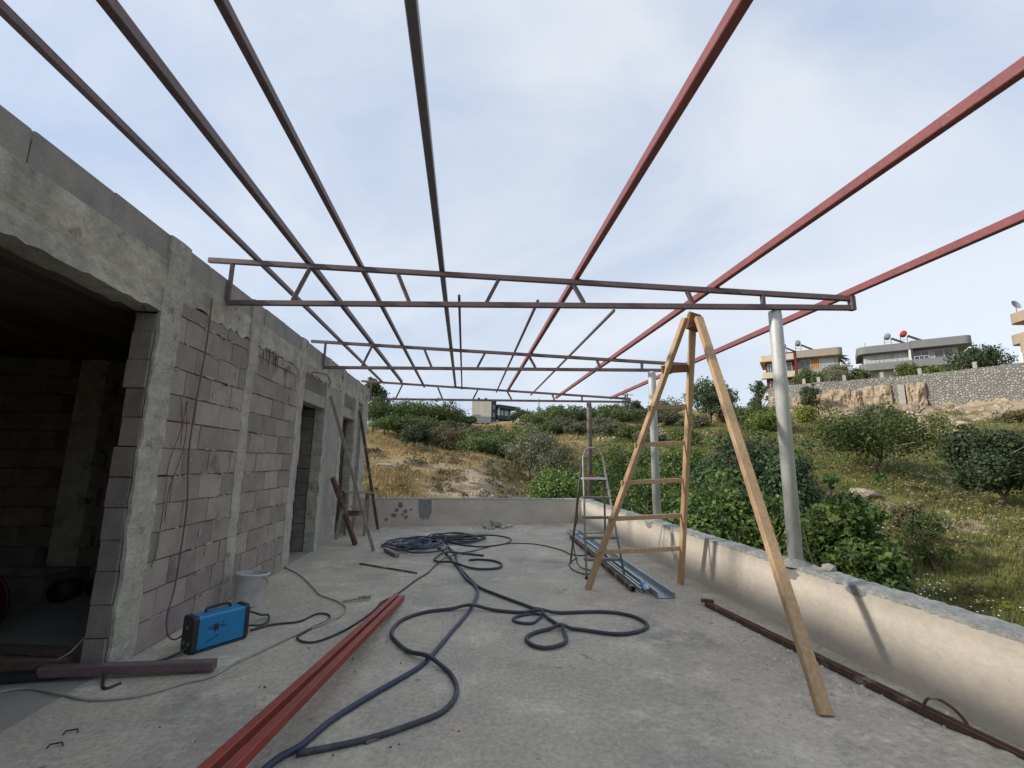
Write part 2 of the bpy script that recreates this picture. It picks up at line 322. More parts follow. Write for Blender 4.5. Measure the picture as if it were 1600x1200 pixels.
bp = n.new('ShaderNodeBump'); bp.inputs['Strength'].default_value = .9; bp.inputs['Distance'].default_value = .12; lk(nz(4, 8, .7), bp.inputs['Height']); lk(bp.outputs['Normal'], b.inputs['Normal'])
me = npmesh('hillside', np.stack([GX, GY, GZ], -1).reshape(-1, 3), F4=F4, mat=tm, smooth=True)
deg = np.degrees(AA)
def greenm(x, y):
    a = np.degrees(np.arctan2(x, y)); r = np.hypot(x, y); g = smst((a-6)/14)*.75+.12; g = g*(1-.55*smst((r-50)/25)); g = np.where((a > 38) & (r < 30), .95, g)
    return np.clip(g+vnoise(x*.12, y*.12, 9)*.6, 0, 1)
def stonym(x, y):
    a = np.degrees(np.arctan2(x, y)); r = np.hypot(x, y)
    s = .25*np.exp(-((a-2)/6)**2)*smst((36-r)/12)+.12*np.exp(-((a+8)/4)**2-((r-27)/2.5)**2)            # bare rock in the gully beyond the far parapet
    s = s+.16*smst((r-64)/8)*smst((a-36)/3)*smst((80-r)/4)    # scree below the stone wall
    s = s+.12*np.exp(-((a-27)/7)**2-((r-52)/7)**2)-.10*smst((a-40)/5)*smst((30-r)/6)
    s = s+.17*np.exp(-((a-45)/7)**2-((r-31)/3)**2)+.10*smst((r-50)/6)*smst((a-36)/4)
    return s
for nm, fn in (('green', greenm), ('stony', stonym)):
    at = me.attributes.new(nm, 'FLOAT', 'POINT'); at.data.foreach_set('value', fn(GX, GY).ravel().astype(np.float32))
tag(place(bpy.data.objects.new('hillside', me)), kind='structure')

# ------------------------------------------------------------------ terrace
nx, ny = 90, 190
gx, gy = np.meshgrid(np.linspace(-2.40, 3.0, nx), np.linspace(-3.5, 11.4, ny), indexing='ij')
gzv = .0115*(gx+2.36)+vnoise(gx*1.1, gy*1.1, 5)*.006+vnoise(gx*5, gy*5, 6)*.003
i, j = np.meshgrid(np.arange(nx-1), np.arange(ny-1), indexing='ij')
FT = np.stack([i*ny+j, (i+1)*ny+j, (i+1)*ny+j+1, i*ny+j+1], -1).reshape(-1, 4)
tag(place(bpy.data.objects.new('terrace_floor', npmesh('terrace_floor', np.stack([gx, gy, gzv], -1).reshape(-1, 3), F4=FT, mat='floor', smooth=True))), kind='structure')
tag(MB().box(-8.2, 3.02, -3.5, 11.45, -.35, -.03).build('terrace_slab', 'smooth_concrete'), kind='structure')
PXI, PT = 2.87, .205
def wavy_prism(p0, p1, thick, z0, z1, amp_top, seed, segs=60, edge=.006):
    """upright wall between two plan points; its top edge is uneven"""
    p0, p1 = Vector(p0), Vector(p1); d = (p1-p0); nrm = Vector((-d.y, d.x)).normalized()*thick; q = random.Random(seed); m = MB(); vs = []
    ti = [q.uniform(-amp_top, amp_top) for _ in range(segs+1)]; to = [q.uniform(-amp_top, amp_top) for _ in range(segs+1)]
    for k in range(segs+1):
        c_ = p0+d*k/segs; e = q.uniform(-edge, edge)
        vs += [(c_.x, c_.y, z0), (c_.x+nrm.x*e/thick, c_.y+nrm.y*e/thick, z1-.012+ti[k]), (c_.x+nrm.x*.08, c_.y+nrm.y*.08, z1+ti[k]), (c_.x+nrm.x*.92, c_.y+nrm.y*.92, z1+to[k]), (c_.x+nrm.x, c_.y+nrm.y, z1-.014+to[k]), (c_.x+nrm.x, c_.y+nrm.y, z0)]
    fs = [(k*6+i_, k*6+(i_+1) % 6, k*6+6+(i_+1) % 6, k*6+6+i_) for k in range(segs) for i_ in range(6)]+[tuple(range(6)), tuple(range(segs*6+5, segs*6-1, -1))]
    return m.add(vs, fs)
pr = thing('parapet_wall', 'long plastered parapet along the right side with sunlit inner face', 'parapet wall', (2.97, 4, 0))
wavy_prism((PXI, 11.6), (PXI, -3.5), PT, -4.2, .595, 0, 1, edge=0).build('wall', 'parapet', pr)
def cap(p0, p1, thick, z, seed, parent, segs):
    q = random.Random(seed); p0, p1 = Vector(p0), Vector(p1); d = p1-p0; nn = Vector((-d.y, d.x)).normalized(); vs = []; kk = 6
    for k in range(segs+1):
        c_ = p0+d*k/segs
        prof = [(-.004+q.uniform(-.003, .003), -.008+q.uniform(-.008, .006))]+[(thick*s_, .014+q.uniform(0, .012)) for s_ in (.04, .3, .6, .96)]+[(thick+.006+q.uniform(-.008, .012), -.012+q.uniform(-.02, .01))]
        vs += [(c_.x+nn.x*a_, c_.y+nn.y*a_, z+h_) for a_, h_ in prof]
    fs = [(k*kk+i_, (k+1)*kk+i_, (k+1)*kk+i_+1, k*kk+i_+1) for k in range(segs) for i_ in range(kk-1)]
    return MB().add(vs, [f[::-1] for f in fs]).build('cement_cap', 'cap', parent)
cap((PXI, 11.6), (PXI, -3.5), PT, .595, 3, pr, 520)
pf = thing('parapet_wall', 'low plastered parapet closing the far end of the terrace', 'parapet wall', (.3, 11.2, 0))
wavy_prism((-2.45, 11.0), (PXI, 11.33), .2, -4, .60, 0, 2, edge=0).build('wall', 'parapet', pf)
cap((-2.45, 11.0), (PXI-.01, 11.33), .2, .60, 4, pf, 200)
def blob(name, mat, pts, parent, plane, seed, n=26):
    """flat irregular patches 3 mm proud of a wall; plane maps (u, v) to a point"""
    q = random.Random(seed); m = MB()
    for (u, v, a_, b_) in pts:
        vs = [plane(u, v)]+[plane(u+a_*q.uniform(.82, 1.08)*math.cos(2*math.pi*k/n), v+b_*q.uniform(.82, 1.08)*math.sin(2*math.pi*k/n)) for k in range(n)]
        m.add(vs, [(0, 1+k, 1+(k+1) % n) for k in range(n)])
    return m.build(name, mat, parent)
farp = lambda u, v: (u, 11.0+(u+2.45)*.062-.004, v)
for q_, s_ in (((-1.42, .47, .06, .07), 1), ((-1.5, .36, .05, .04), 2), ((-1.3, .33, .045, .05), 3), ((-1.55, .24, .07, .05), 4), ((-1.28, .2, .04, .05), 5), ((-1.72, .15, .04, .04), 6), ((-1.18, .37, .025, .03), 7), ((-1.36, .26, .03, .03), 8)):
    blob('damp_spot', 'stain', [q_], pf, farp, s_)
MB().add([farp(-1.02, .60), farp(-.72, .585), farp(-.71, .3), farp(-.76, .16), farp(-.88, .13), farp(-.98, .2), farp(-1.01, .34)], [(0, 6, 5, 4, 3, 2, 1)]).build('cement_patch', 'patch', pf)
for k in range(3): MB().tube([(-.9+.035*k, 11.07, .18), (-.9+.04*k, 11.03, .12), (-.9+.045*k, 11.03, .015)], .006, 6).build('drain_pipe', 'white_pl', pf)
parp = lambda u, v: (PXI-.003, u, v)
blob('cement_patch', 'patch', [(4.02, .545, .14, .065)], pr, parp, 21); blob('cement_patch', 'patch', [(3.3, .57, .09, .035), (7.15, .545, .12, .05)], pr, parp, 22)

# ------------------------------------------------------------------ building of concrete blocks
XW = -2.38; CH = .218; BL = .40
bd = thing('block_building', 'unfinished grey concrete block building with open doorways on the left', 'building', (-3, 6, 0))
def block_variant(seed):
    q = random.Random(seed); bm = bmesh.new(); bmesh.ops.create_cube(bm, size=1)
    bmesh.ops.bevel(bm, geom=bm.edges[:], offset=.022, segments=1, affect='EDGES')
    for v in bm.verts: v.co += Vector((q.uniform(-.006, .006), q.uniform(-.008, .008), q.uniform(-.016, .016)))
    me = bpy.data.meshes.new('block'); bm.to_mesh(me); bm.free(); return me
BV = {}
for kind in ('block', 'block_grey', 'block_top'):
    BV[kind] = []
    for s_ in range(5):
        me = block_variant(s_); me.materials.append(MT[kind]); BV[kind].append(me)
def blk(x0, x1, y0, y1, z0, z1, kind='block', name='block', parent=bd, jit=.004):
    o = bpy.data.objects.new(name, BV[kind][rnd.randrange(5)])
    o.location = ((x0+x1)/2+rnd.uniform(-jit, jit), (y0+y1)/2, (z0+z1)/2); o.scale = (x1-x0, y1-y0, z1-z0); o.rotation_euler = (rnd.uniform(-.006, .006), 0, rnd.uniform(-.008, .008))
    return place(o, parent)
def course_run(y0, y1, z0, z1, off, kind='block', x=XW, depth=.17):
    y = y0; first = True
    while y < y1-.03:
        ln = (BL*off if first and off > .15 else BL)*rnd.uniform(.97, 1.03); first = False
        e = min(y+ln, y1)
        if y1-e < .09: e = y1
        blk(x-depth, x+.0, y+rnd.uniform(.002, .006), e-rnd.uniform(.002, .006), z0+rnd.uniform(.002, .006), z1-rnd.uniform(.002, .007), kind); y = e
def bay(y0, y1, ztop, kind='block', z0=0.0):
    k = 0; z = z0
    while z < ztop-.03:
        e = min(z+CH, ztop)
        if ztop-e < .05: e = ztop
        course_run(y0, y1, z, e, [1, .5, .78, .3][k % 4], kind); z = e; k += 1
    MB().box(XW-.16, XW-.010, y0-.01, y1+.01, 0, ztop).build('mortar_bed', 'joint', bd)
bay(3.93, 5.18, 2.74); bay(5.33, 6.74, 2.74)
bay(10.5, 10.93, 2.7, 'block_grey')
# lintel courses over the doors
for (y0, y1) in ((6.96, 8.06), (9.24, 10.19)):
    MB().box(XW-.2, XW-.002, y0, y1, 2.31, 2.50).build('lintel', 'smooth_concrete', bd)
    course_run(y0, y1, 2.50, 2.74, .6, 'block_grey'); MB().box(XW-.16, XW-.010, y0, y1, 2.50, 2.74).build('mortar_bed', 'joint', bd)
MB().box(XW-.18, XW+.004, 8.25, 9.04, 0, 2.74).build('plastered_panel', 'smooth_concrete', bd)
q = random.Random(17); sm = []
for _ in range(150):
    k = q.randrange(1, 13); v = k*CH+q.uniform(-.012, .012); u = q.uniform(3.97, 6.7)
    if not 5.15 < u < 5.36: sm.append((u, v, q.uniform(.015, .075), q.uniform(.004, .013)))
for _ in range(16):
    u = q.uniform(3.97, 6.7); v = q.uniform(.1, 2.6)
    if not 5.12 < u < 5.4: sm.append((u, v, q.uniform(.008, .02), q.uniform(.01, .05)))
tag(blob('mortar_smear', 'smear', sm, bd, lambda u, v: (XW+.0075, u, v), 5, 9), kind='stuff')
# columns, ragged edged strips of poured concrete standing slightly proud
def strip(y0, y1, z0, z1, x, depth, ragy=.012, ragz=0, mat='concrete', name='column', seed=0, seg=.05, parent=bd, xj=.005):
    q = random.Random(seed+int(y0*100)); m = MB(); kz = max(2, int((z1-z0)/seg)); ky = max(2, int((y1-y0)/.06)) if ragz else 4; vs = []
    lo = [q.uniform(-ragz, ragz) for _ in range(ky+1)]; le = 0; re = 0; xs = 0
    for i_ in range(kz+1):
        le = le*.6+q.uniform(-ragy, ragy); re = re*.6+q.uniform(-ragy, ragy); xs = xs*.7+q.uniform(-xj, xj)
        for j_ in range(ky+1):
            y = y0+le+(y1+re-y0-le)*j_/ky; z = z0+(z1-z0)*i_/kz+(lo[j_]*(1-i_/kz)**3 if ragz else 0)
            edge = .006 if j_ in (0, ky) else 0
            vs.append((x+xs-edge+q.uniform(-.002, .002), y, z))
    w = ky+1; nF = len(vs); fs = [(i_*w+j_, i_*w+j_+1, (i_+1)*w+j_+1, (i_+1)*w+j_) for i_ in range(kz) for j_ in range(ky)]
    ring = [j_ for j_ in range(w)]+[i_*w+ky for i_ in range(1, kz+1)]+[kz*w+j_ for j_ in range(ky-1, -1, -1)]+[i_*w for i_ in range(kz-1, 0, -1)]
    back = [(x-depth, vs[k][1], vs[k][2]) for k in ring]; nb = len(ring)
    m.add(vs+back, fs+[(ring[(k+1) % nb], ring[k], nF+k, nF+(k+1) % nb) for k in range(nb)])
    return m.build(name, mat, parent)
for k, (y0, y1) in enumerate(((3.69, 3.945), (5.165, 5.345), (6.72, 6.97), (8.05, 8.265), (9.03, 9.255), (10.18, 10.52), (10.9, 11.5))):
    strip(y0, y1, 0, 3.20, XW+.014, .03 if k == 0 else .17, .011, mat='concrete', seed=k)
# ring beam: over the wide opening, then between the columns
strip(-3.5, 3.70, 2.57, 2.985, XW+.008, .19, .0, .012, 'beam', 'ring_beam', 31, xj=.008)
for k, (y0, y1) in enumerate(((3.935, 5.18), (5.335, 6.735), (6.96, 8.06), (8.255, 9.04), (9.245, 10.19), (10.51, 10.91))):
    strip(y0, y1, 2.735, 2.985, XW+.007, .17, .0, .03, 'beam', 'ring_beam', 40+k)
# top course of grey blocks
y = -3.5
while y < 11.4:
    e = min(y+.60, 11.45); blk(XW-.19, XW-.012, y+.003, e-.003, 2.987, 3.205+rnd.uniform(-.006, .006), 'block_top', jit=.003); y = e
MB().tube([(XW+.01, 6.9, 2.68), (XW+.12, 7.05, 2.75), (XW+.2, 7.35, 2.77), (XW+.16, 7.7, 2.73), (XW+.08, 7.9, 2.66)], .008, 6).build('rebar_stub', 'rust', bd)
def streaks(seed, cy, cz, n_, w, h):
    q = random.Random(seed); m = MB()
    for k in range(n_):
        u = cy+q.gauss(0, w); v = cz+q.uniform(-.03, .03); l_ = q.uniform(.3, 1)*h; t_ = q.uniform(.006, .02)
        x_ = XW+.0225
        m.add([(x_, u-t_, v), (x_, u+t_, v+q.uniform(-.02, .02)), (x_, u+t_*.6, v-l_*.6), (x_, u, v-l_), (x_, u-t_*.5, v-l_*.55)], [(0, 1, 2, 3, 4)])
    return m
for k, (a_, b_, c_, d_, e_) in enumerate(((5.72, 2.72, 9, .12, .3), (6.25, 2.66, 4, .05, .2), (9.9, 2.45, 5, .06, .12))): streaks(k, a_, b_, c_, d_, e_).build('tar_streak', 'tar', bd)
# jamb of the wide opening: block ends, one above the other
z = 0; k = 0
while z < 2.55:
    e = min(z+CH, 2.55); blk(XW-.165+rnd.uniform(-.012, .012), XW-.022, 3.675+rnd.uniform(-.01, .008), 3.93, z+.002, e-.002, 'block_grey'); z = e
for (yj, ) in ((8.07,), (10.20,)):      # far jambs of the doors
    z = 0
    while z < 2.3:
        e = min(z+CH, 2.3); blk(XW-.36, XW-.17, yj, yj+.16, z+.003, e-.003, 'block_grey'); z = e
# shell of the rooms behind: roof slab, partitions, outer walls
MB().box(-8.2, XW-.2, -3.5, 11.45, 2.74, 2.96).build('roof_slab', 'smooth_concrete', bd)
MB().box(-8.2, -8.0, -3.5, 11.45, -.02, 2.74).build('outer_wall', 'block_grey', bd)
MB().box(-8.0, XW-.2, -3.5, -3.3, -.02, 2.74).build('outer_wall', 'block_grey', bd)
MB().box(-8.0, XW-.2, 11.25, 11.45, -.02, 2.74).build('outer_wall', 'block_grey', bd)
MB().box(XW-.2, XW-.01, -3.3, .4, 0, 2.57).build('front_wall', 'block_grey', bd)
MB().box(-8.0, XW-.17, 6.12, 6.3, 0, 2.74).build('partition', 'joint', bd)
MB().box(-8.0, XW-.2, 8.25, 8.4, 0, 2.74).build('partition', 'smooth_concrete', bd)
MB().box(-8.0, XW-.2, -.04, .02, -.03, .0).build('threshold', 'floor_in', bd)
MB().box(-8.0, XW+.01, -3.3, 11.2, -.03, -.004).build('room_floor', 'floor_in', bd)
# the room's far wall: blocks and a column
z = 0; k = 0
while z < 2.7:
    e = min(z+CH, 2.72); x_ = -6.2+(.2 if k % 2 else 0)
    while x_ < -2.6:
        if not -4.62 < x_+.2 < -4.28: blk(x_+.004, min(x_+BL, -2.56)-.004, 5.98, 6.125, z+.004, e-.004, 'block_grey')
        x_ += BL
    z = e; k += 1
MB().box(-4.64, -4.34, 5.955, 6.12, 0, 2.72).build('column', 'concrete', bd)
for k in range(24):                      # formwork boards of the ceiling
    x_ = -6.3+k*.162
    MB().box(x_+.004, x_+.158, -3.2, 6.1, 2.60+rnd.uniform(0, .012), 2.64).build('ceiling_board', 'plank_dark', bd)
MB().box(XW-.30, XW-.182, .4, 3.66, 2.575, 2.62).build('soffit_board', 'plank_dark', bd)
# wall cable
wc = [(XW+.03, 4.30, 2.90), (XW+.04, 4.29, 2.55), (XW+.04, 4.27, 2.18), (XW+.04, 4.24, 1.85), (XW+.04, 4.24, 1.47), (XW+.04, 4.31, 1.07), (XW+.05, 4.29, .685), (XW+.05, 4.27, .39), (XW+.06, 4.2, .2), (XW+.10, 4.17, .08), (XW+.17, 4.14, .05), (-2.12, 4.1, .10)]
tag(MB().tube(smooth_path(wc, 6), .0065, 8).build('power_cable', 'cable_brown', smooth=True), 'thin dark cable hanging down the block wall to the blue welder', 'cable')
wires = MB()
for k, pts in enumerate(([(XW+.025, 4.05, 1.95), (XW+.03, 4.1, 1.7), (XW+.02, 4.02, 1.4), (XW+.02, 4.03, 1.1), (XW+.02, 4.02, .8), (XW+.02, 3.98, .62)], [(XW+.025, 4.13, 1.92), (XW+.03, 4.18, 1.65), (XW+.02, 4.15, 1.4), (XW+.02, 4.07, 1.2), (XW+.02, 4.07, .95)], [(XW+.025, 4.15, 1.93), (XW+.03, 4.12, 1.8), (XW+.02, 4.14, 1.55)])):
    tag(MB().tube(smooth_path(pts, 5), .003, 6).build('wire', 'rust'), ['longest of three thin rusty wires dangling on the near wall bay', 'middle of three thin rusty wires dangling on the near wall bay', 'shortest of three thin rusty wires dangling on the near wall bay'][k], 'wire', 'rusty wires on the block wall')

# ------------------------------------------------------------------ steel roof frame
TR = [((-2.43, 4.601), (3.651, 3.858)), ((-2.449, 7.744), (3.525, 6.937)), ((-2.44, 11.58), (3.96, 10.747))]
TLAB = ['nearest red primed steel roof truss spanning from wall to near post', 'middle red primed steel roof truss on the middle post', 'farthest red primed steel roof truss above the far parapet']
ztop = lambda x: 3.05+(3.64-x)*.0565
WEB = [((-2.36, 1), (-2.36, 0)), ((-1.585, 1), (-1.725, 0)), ((-.71, 1), (-.585, 0)), ((.275, 1), (.165, 0)), ((1.0, 1), (1.1, 0)), ((2.09, 1), (2.135, 0)), ((2.80, 1), (2.80, 0))]
for k, (a_, b_) in enumerate(TR):
    t_ = thing('roof_truss', TLAB[k], 'roof truss', ((a_[0]+b_[0])/2, (a_[1]+b_[1])/2, 2.9), 'roof trusses')
    def on(x, z): s_ = (x-a_[0])/(b_[0]-a_[0]); return Vector((x, a_[1]+(b_[1]-a_[1])*s_, z))
    xl, xr = -2.36, b_[0]
    MB().bar(on(xl, 2.96), on(xr, 2.96), .042, .05).build('bottom_chord', 'primer_worn', t_)
    MB().bar(on(-2.60, ztop(-2.60)), on(xr, ztop(xr)), .042, .05).build('top_chord', 'primer_worn', t_)
    for xp in (-2.13, -1.61, -1.09, -.28, 1.03, 2.36, 3.58):
        for sg in (-.032, .032): rock('weld_bead', 'weld', on(xp+sg, ztop(xp)+.027), (.016, .022, .009), t_, 3)
    for (x1, _), (x0, _) in WEB: MB().bar(on(x0, 2.985), on(x1, ztop(x1)-.025), .036, .036, (1, .1, 0)).build('web_member', 'primer_worn', t_)
    MB().bar(on(xr-.02, 2.935), on(xr-.02, ztop(xr)+.026), .052, .05, (1, .1, 0)).build('end_plate', 'primer_worn', t_)
PUR = [(-2.13, .04, .05, 'primer_worn', 11.75), (-1.61, .05, .065, 'primer_worn', 11.5), (-1.09, .042, .05, 'primer_worn', 11.95), (-.28, .05, .065, 'steel_dark', 11.35), (1.03, .05, .065, 'primer', 11.5), (2.36, .05, .065, 'primer', 11.9), (3.62, .05, .065, 'primer', 11.2)]
PL = ['thin brown steel purlin closest to the block wall', 'thick dark brown steel purlin second from the block wall', 'brown steel purlin third from the block wall', 'dark grey steel purlin nearly overhead in the middle', 'red steel purlin right of the dark middle one', 'bright red steel purlin passing just above the wooden ladder', 'outermost bright red steel purlin at the truss tips']
WELD = []
for k, (x, w, h, mt, ye) in enumerate(PUR):
    z = ztop(x)+.026+h/2
    tag(MB().bar((x, -2.5, z), (x, ye, z), w, h).build('steel_purlin', mt), PL[k], 'purlin', 'roof purlins')
for k, (x, y0) in enumerate(((-.118, 5.0), (.765, 4.9), (1.66, 4.95))):
    z = 2.995 + (.016 if k else .016)
    z = ztop(x)+.041
    tag(MB().bar((x, y0, z), (x, 11.75, z), .03, .03).build('steel_batten', 'primer_worn'), ['left one of the three thin steel battens between middle trusses', 'middle one of the three thin steel battens between middle trusses', 'right one of the three thin steel battens, ending near the wooden ladder'][k], 'batten', 'thin roof battens')
for k, (x, y, mt, lab) in enumerate(((2.935, 3.995, 'post', 'pale grey round steel post nearest to the camera on the parapet'), (2.953, 7.02, 'post', 'grey round steel post behind the wooden ladder'), (2.967, 10.88, 'post_rust', 'brownish steel post at the far corner of the parapet'))):
    t_ = thing('steel_post', lab, 'post', (x, y, .6), 'roof posts')
    MB().lathe([(0, .6), (.057, .6), (.057, 2.918), (.054, 2.934), (0, 2.934)], (x, y, 0), 28).build('pipe', mt, t_, True)
    MB().tube([(x+.053, y-.02, .66), (x+.053, y-.02, 2.9)], .006, 6).build('weld_seam', mt, t_)
    q = random.Random(k); vs = [(0, .66)]
    MB().lathe([(.058, .665), (.07, .65), (.11, .628), (.12, .60)], (x, y, 0), 14).build('mortar_foot', 'cap', t_, True)

# ------------------------------------------------------------------ wooden tripod ladder
lad = thing('tripod_ladder', 'tall yellow pine tripod ladder standing by the right parapet', 'ladder', (2.06, 4.6, .05))
A_, B_ = Vector((2.335, 4.6, 3.03)), Vector((2.43, 4.62, 3.0)); Lf, Rf, Ff = Vector((1.45, 5.47, .043)), Vector((2.63, 5.62, .057)), Vector((2.11, 2.73, .05))
MB().bar(Lf, A_, .052, .085, (0, 1, .35), .006).build('rail', 'wood', lad)
MB().bar(Rf, B_, .052, .085, (0, 1, .35), .006).build('rail', 'wood', lad)
leg = MB().bar(Ff, Vector((2.43, 4.49, 3.0)), .085, .05, (0, 1, -.6), .007).build('prop_leg', 'wood', lad)
hinge = MB().bar((2.345, 4.565, 3.0), (2.475, 4.575, 2.97), .06, .2, (0, 0, 1), .02).build('head_block', 'wood_dark', lad)
MB().tube([(2.32, 4.49, 2.9), (2.35, 4.49, 2.9)], .012, 8).build('bolt', 'rust', hinge)
MB().tube([(2.44, 4.49, 2.985), (2.44, 4.45, 2.985)], .012, 8).build('bolt', 'galv', hinge)
for k, (a_, b_) in enumerate(((.143, .146), (.27, .28), (.406, .419), (.546, .562), (.682, .698), (.82, .838))):
    p = Lf.lerp(A_, a_); q = Rf.lerp(B_, b_); d = (q-p).normalized(); hh = .05 if k < 5 else .085
    MB().bar(p-d*.055+Vector((0, .012, 0)), q-d*.02+Vector((0, .012, 0)), .03, hh, (0, 0, 1), .005).build('rung', 'wood' if k < 5 else 'wood_dark', lad)
    MB().tube([p-d*.02+Vector((0, -.055, 0)), p-d*.02+Vector((0, -.03, 0))], .006, 6).build('nail', 'rust', lad)

# ------------------------------------------------------------------ aluminium step ladder
al = thing('step_ladder', 'old aluminium step ladder with rounded hoop, splashed with paint', 'step ladder', (1.8, 6.3, .05))
fl, fr = Vector((1.56, 5.93, .045)), Vector((2.05, 5.93, .05)); tl, tr_ = Vector((1.645, 6.38, 1.5)), Vector((1.935, 6.38, 1.5))
hoop = [fl, fl.lerp(tl, .5), tl, Vector((1.655, 6.39, 1.58)), Vector((1.69, 6.40, 1.65)), Vector((1.745, 6.41, 1.68)), Vector((1.83, 6.41, 1.68)), Vector((1.885, 6.40, 1.65)), Vector((1.92, 6.39, 1.58)), tr_, fr.lerp(tr_, .5), fr]
MB().tube(hoop, .0145, 8).build('hoop_rail', 'alu', al, True)
rl, rr_ = Vector((1.57, 6.86, .045)), Vector((2.15, 7.05, .05))
for a_, b_ in ((Vector((1.635, 6.41, 1.45)), rl), (Vector((1.95, 6.41, 1.45)), rr_)):
    MB().bar(a_, b_, .028, .02).build('rear_leg', 'alu_dark', al)
MB().bar(rl.lerp(Vector((1.635, 6.41, 1.45)), .3), rr_.lerp(Vector((1.95, 6.41, 1.45)), .3), .025, .012).build('brace', 'alu_dark', al)
for z in (.22, .48, .735, .995):
    a_ = fl.lerp(tl, z/1.5); b_ = fr.lerp(tr_, z/1.5)
    MB().bar(a_+Vector((-.012, .03, 0)), b_+Vector((.012, .03, 0)), .09, .03, (0, 0, 1)).build('step', 'alu_dark', al)
a_ = fl.lerp(tl, 1.25/1.5); b_ = fr.lerp(tr_, 1.25/1.5)
MB().bar(a_+Vector((0, .1, 0)), b_+Vector((0, .1, 0)), .24, .022).build('platform', 'white_pl', al)
for c_ in (fl, fr): MB().bar(c_+Vector((0, 0, -.012)), c_+Vector((0, 0, .03)), .036, .036, (0, 1, 0)).build('rubber_foot', 'black', al)
pc = (1.79, 6.37, 1.278)
cl = thing('electrode_clamp', 'red handled clamp lying on the step ladder platform', 'clamp', pc)
MB().bar((1.70, 6.40, 1.283), (1.80, 6.37, 1.292), .026, .022).build('handle', 'red_pl', cl)
MB().bar((1.71, 6.34, 1.283), (1.80, 6.36, 1.288), .022, .02).build('handle', 'red_pl', cl)
MB().bar((1.80, 6.365, 1.288), (1.88, 6.34, 1.283), .03, .022).build('jaw', 'steel_dark', cl)
lc = [(1.70, 6.41, 1.28), (1.62, 6.38, 1.2), (1.585, 6.5, .95), (1.60, 6.55, .7), (1.55, 6.6, .45), (1.57, 6.55, .2), (1.62, 6.5, .07), (1.75, 6.3, .055), (1.6, 6.15, .055), (1.5, 6.4, .055), (1.54, 6.8, .055), (1.75, 7.2, .055)]
tag(MB().tube(smooth_path(lc, 6), .0075, 7).build('clamp_cable', 'cable', smooth=True), 'black cable dangling down the left side of the step ladder', 'cable')

# ------------------------------------------------------------------ steel stock on the right
ch = thing('steel_channel', 'wide galvanised steel channel lying on the floor behind the ladders', 'steel channel', (2.2, 7, .05))
def channel(m, p, q, w, h, t_):
    p, q = Vector(p), Vector(q); d = (q-p).normalized(); s_ = d.cross(Vector((0, 0, 1))).normalized()
    m.bar(p+Vector((0, 0, t_/2)), q+Vector((0, 0, t_/2)), w, t_)
    for sg in (-1, 1): m.bar(p+s_*sg*(w/2-t_/2)+Vector((0, 0, h/2)), q+s_*sg*(w/2-t_/2)+Vector((0, 0, h/2)), t_, h); m.bar(p+s_*sg*(w/2-.012)+Vector((0, 0, h)), q+s_*sg*(w/2-.012)+Vector((0, 0, h)), .024, t_)
    return m
channel(MB(), (2.19, 5.03, .06), (2.34, 9.9, .06), .19, .055, .004).build('channel', 'galv', ch)
ch2 = thing('steel_channel', 'narrow galvanised channel beside the square tube on the floor', 'steel channel', (2.08, 7, .05))
channel(MB(), (2.035, 5.28, .055), (2.19, 9.7, .055), .07, .04, .004).build('channel', 'galv', ch2)
sq = MB(); p, q = Vector((1.925, 5.3, .085)), Vector((2.07, 9.0, .085))
for dx, dz, w_, h_ in ((-.024, 0, .003, .05), (.024, 0, .003, .05), (0, .024, .045, .003), (0, -.024, .045, .003)): sq.bar(p+Vector((dx, 0, dz)), q+Vector((dx, 0, dz)), w_, h_)
tag(sq.build('square_tube', 'rust'), 'rusty hollow square tube lying left of the galvanised channels', 'steel tube')
bo = thing('plastic_bottle', 'small plastic bottle with blue cap lying on the galvanised channels', 'bottle', (2.05, 5.33, .1))
mr = Matrix.Rotation(R(100), 3, 'X') @ Matrix.Rotation(0, 3, 'Z')
MB().lathe([(0, 0), (.028, .002), (.032, .01), (.032, .11), (.028, .135), (.013, .155), (.013, .165)], (2.04, 5.32, .14), 20, mr).build('body', 'clear_pl', bo, True)
MB().lathe([(.033, .018), (.0335, .02), (.0335, .085), (.033, .087)], (2.04, 5.32, .14), 20, mr).build('label_band', 'blue_cap', bo, True)
ang = thing('steel_angle', 'long rusty steel channel lying along the foot of the right parapet', 'steel channel', (2.6, 3, .06))
ap = [(2.49, 4.71), (2.60, 3.4), (2.74, 2.2), (2.84, 1.2)]
p, q = Vector((2.49, 4.74, .06)), Vector((2.85, 1.0, .065))
channel(MB(), p, q, .06, .038, .006).build('channel', 'rust', ang)
MB().bar((2.455, 4.80, .10), (2.56, 4.74, .10), .05, .03).build('end_lug', 'rust', ang)
hk = [(2.665, 2.66, .06), (2.665, 2.655, .13), (2.675, 2.63, .17), (2.70, 2.585, .178), (2.725, 2.53, .15), (2.74, 2.49, .10), (2.745, 2.48, .05)]
tag(MB().tube(smooth_path(hk, 4), .008, 8).build('rebar_hook', 'rust', smooth=True), 'bent rusty rebar hoop sticking up beside the right parapet', 'rebar hook')

# ------------------------------------------------------------------ red tubes in the foreground
for k, (fx, nx_, dz, lab) in enumerate(((-.665, -1.03, 0, 'bright red primed steel tube, left one of the foreground pair'), (-.60, -.925, .004, 'bright red primed steel tube, right one of the foreground pair'), )):
    p, q = Vector((fx, 5.27-.05*k, zf(fx)+.03)), Vector((nx_-.03*0, 1.4, .30+dz)); p2 = p.lerp(q, 1)
    tag(MB().bar(p, q, .05, .05).build('red_steel_tube', 'primer_new'), lab, 'steel tube', 'red steel tubes in the foreground')

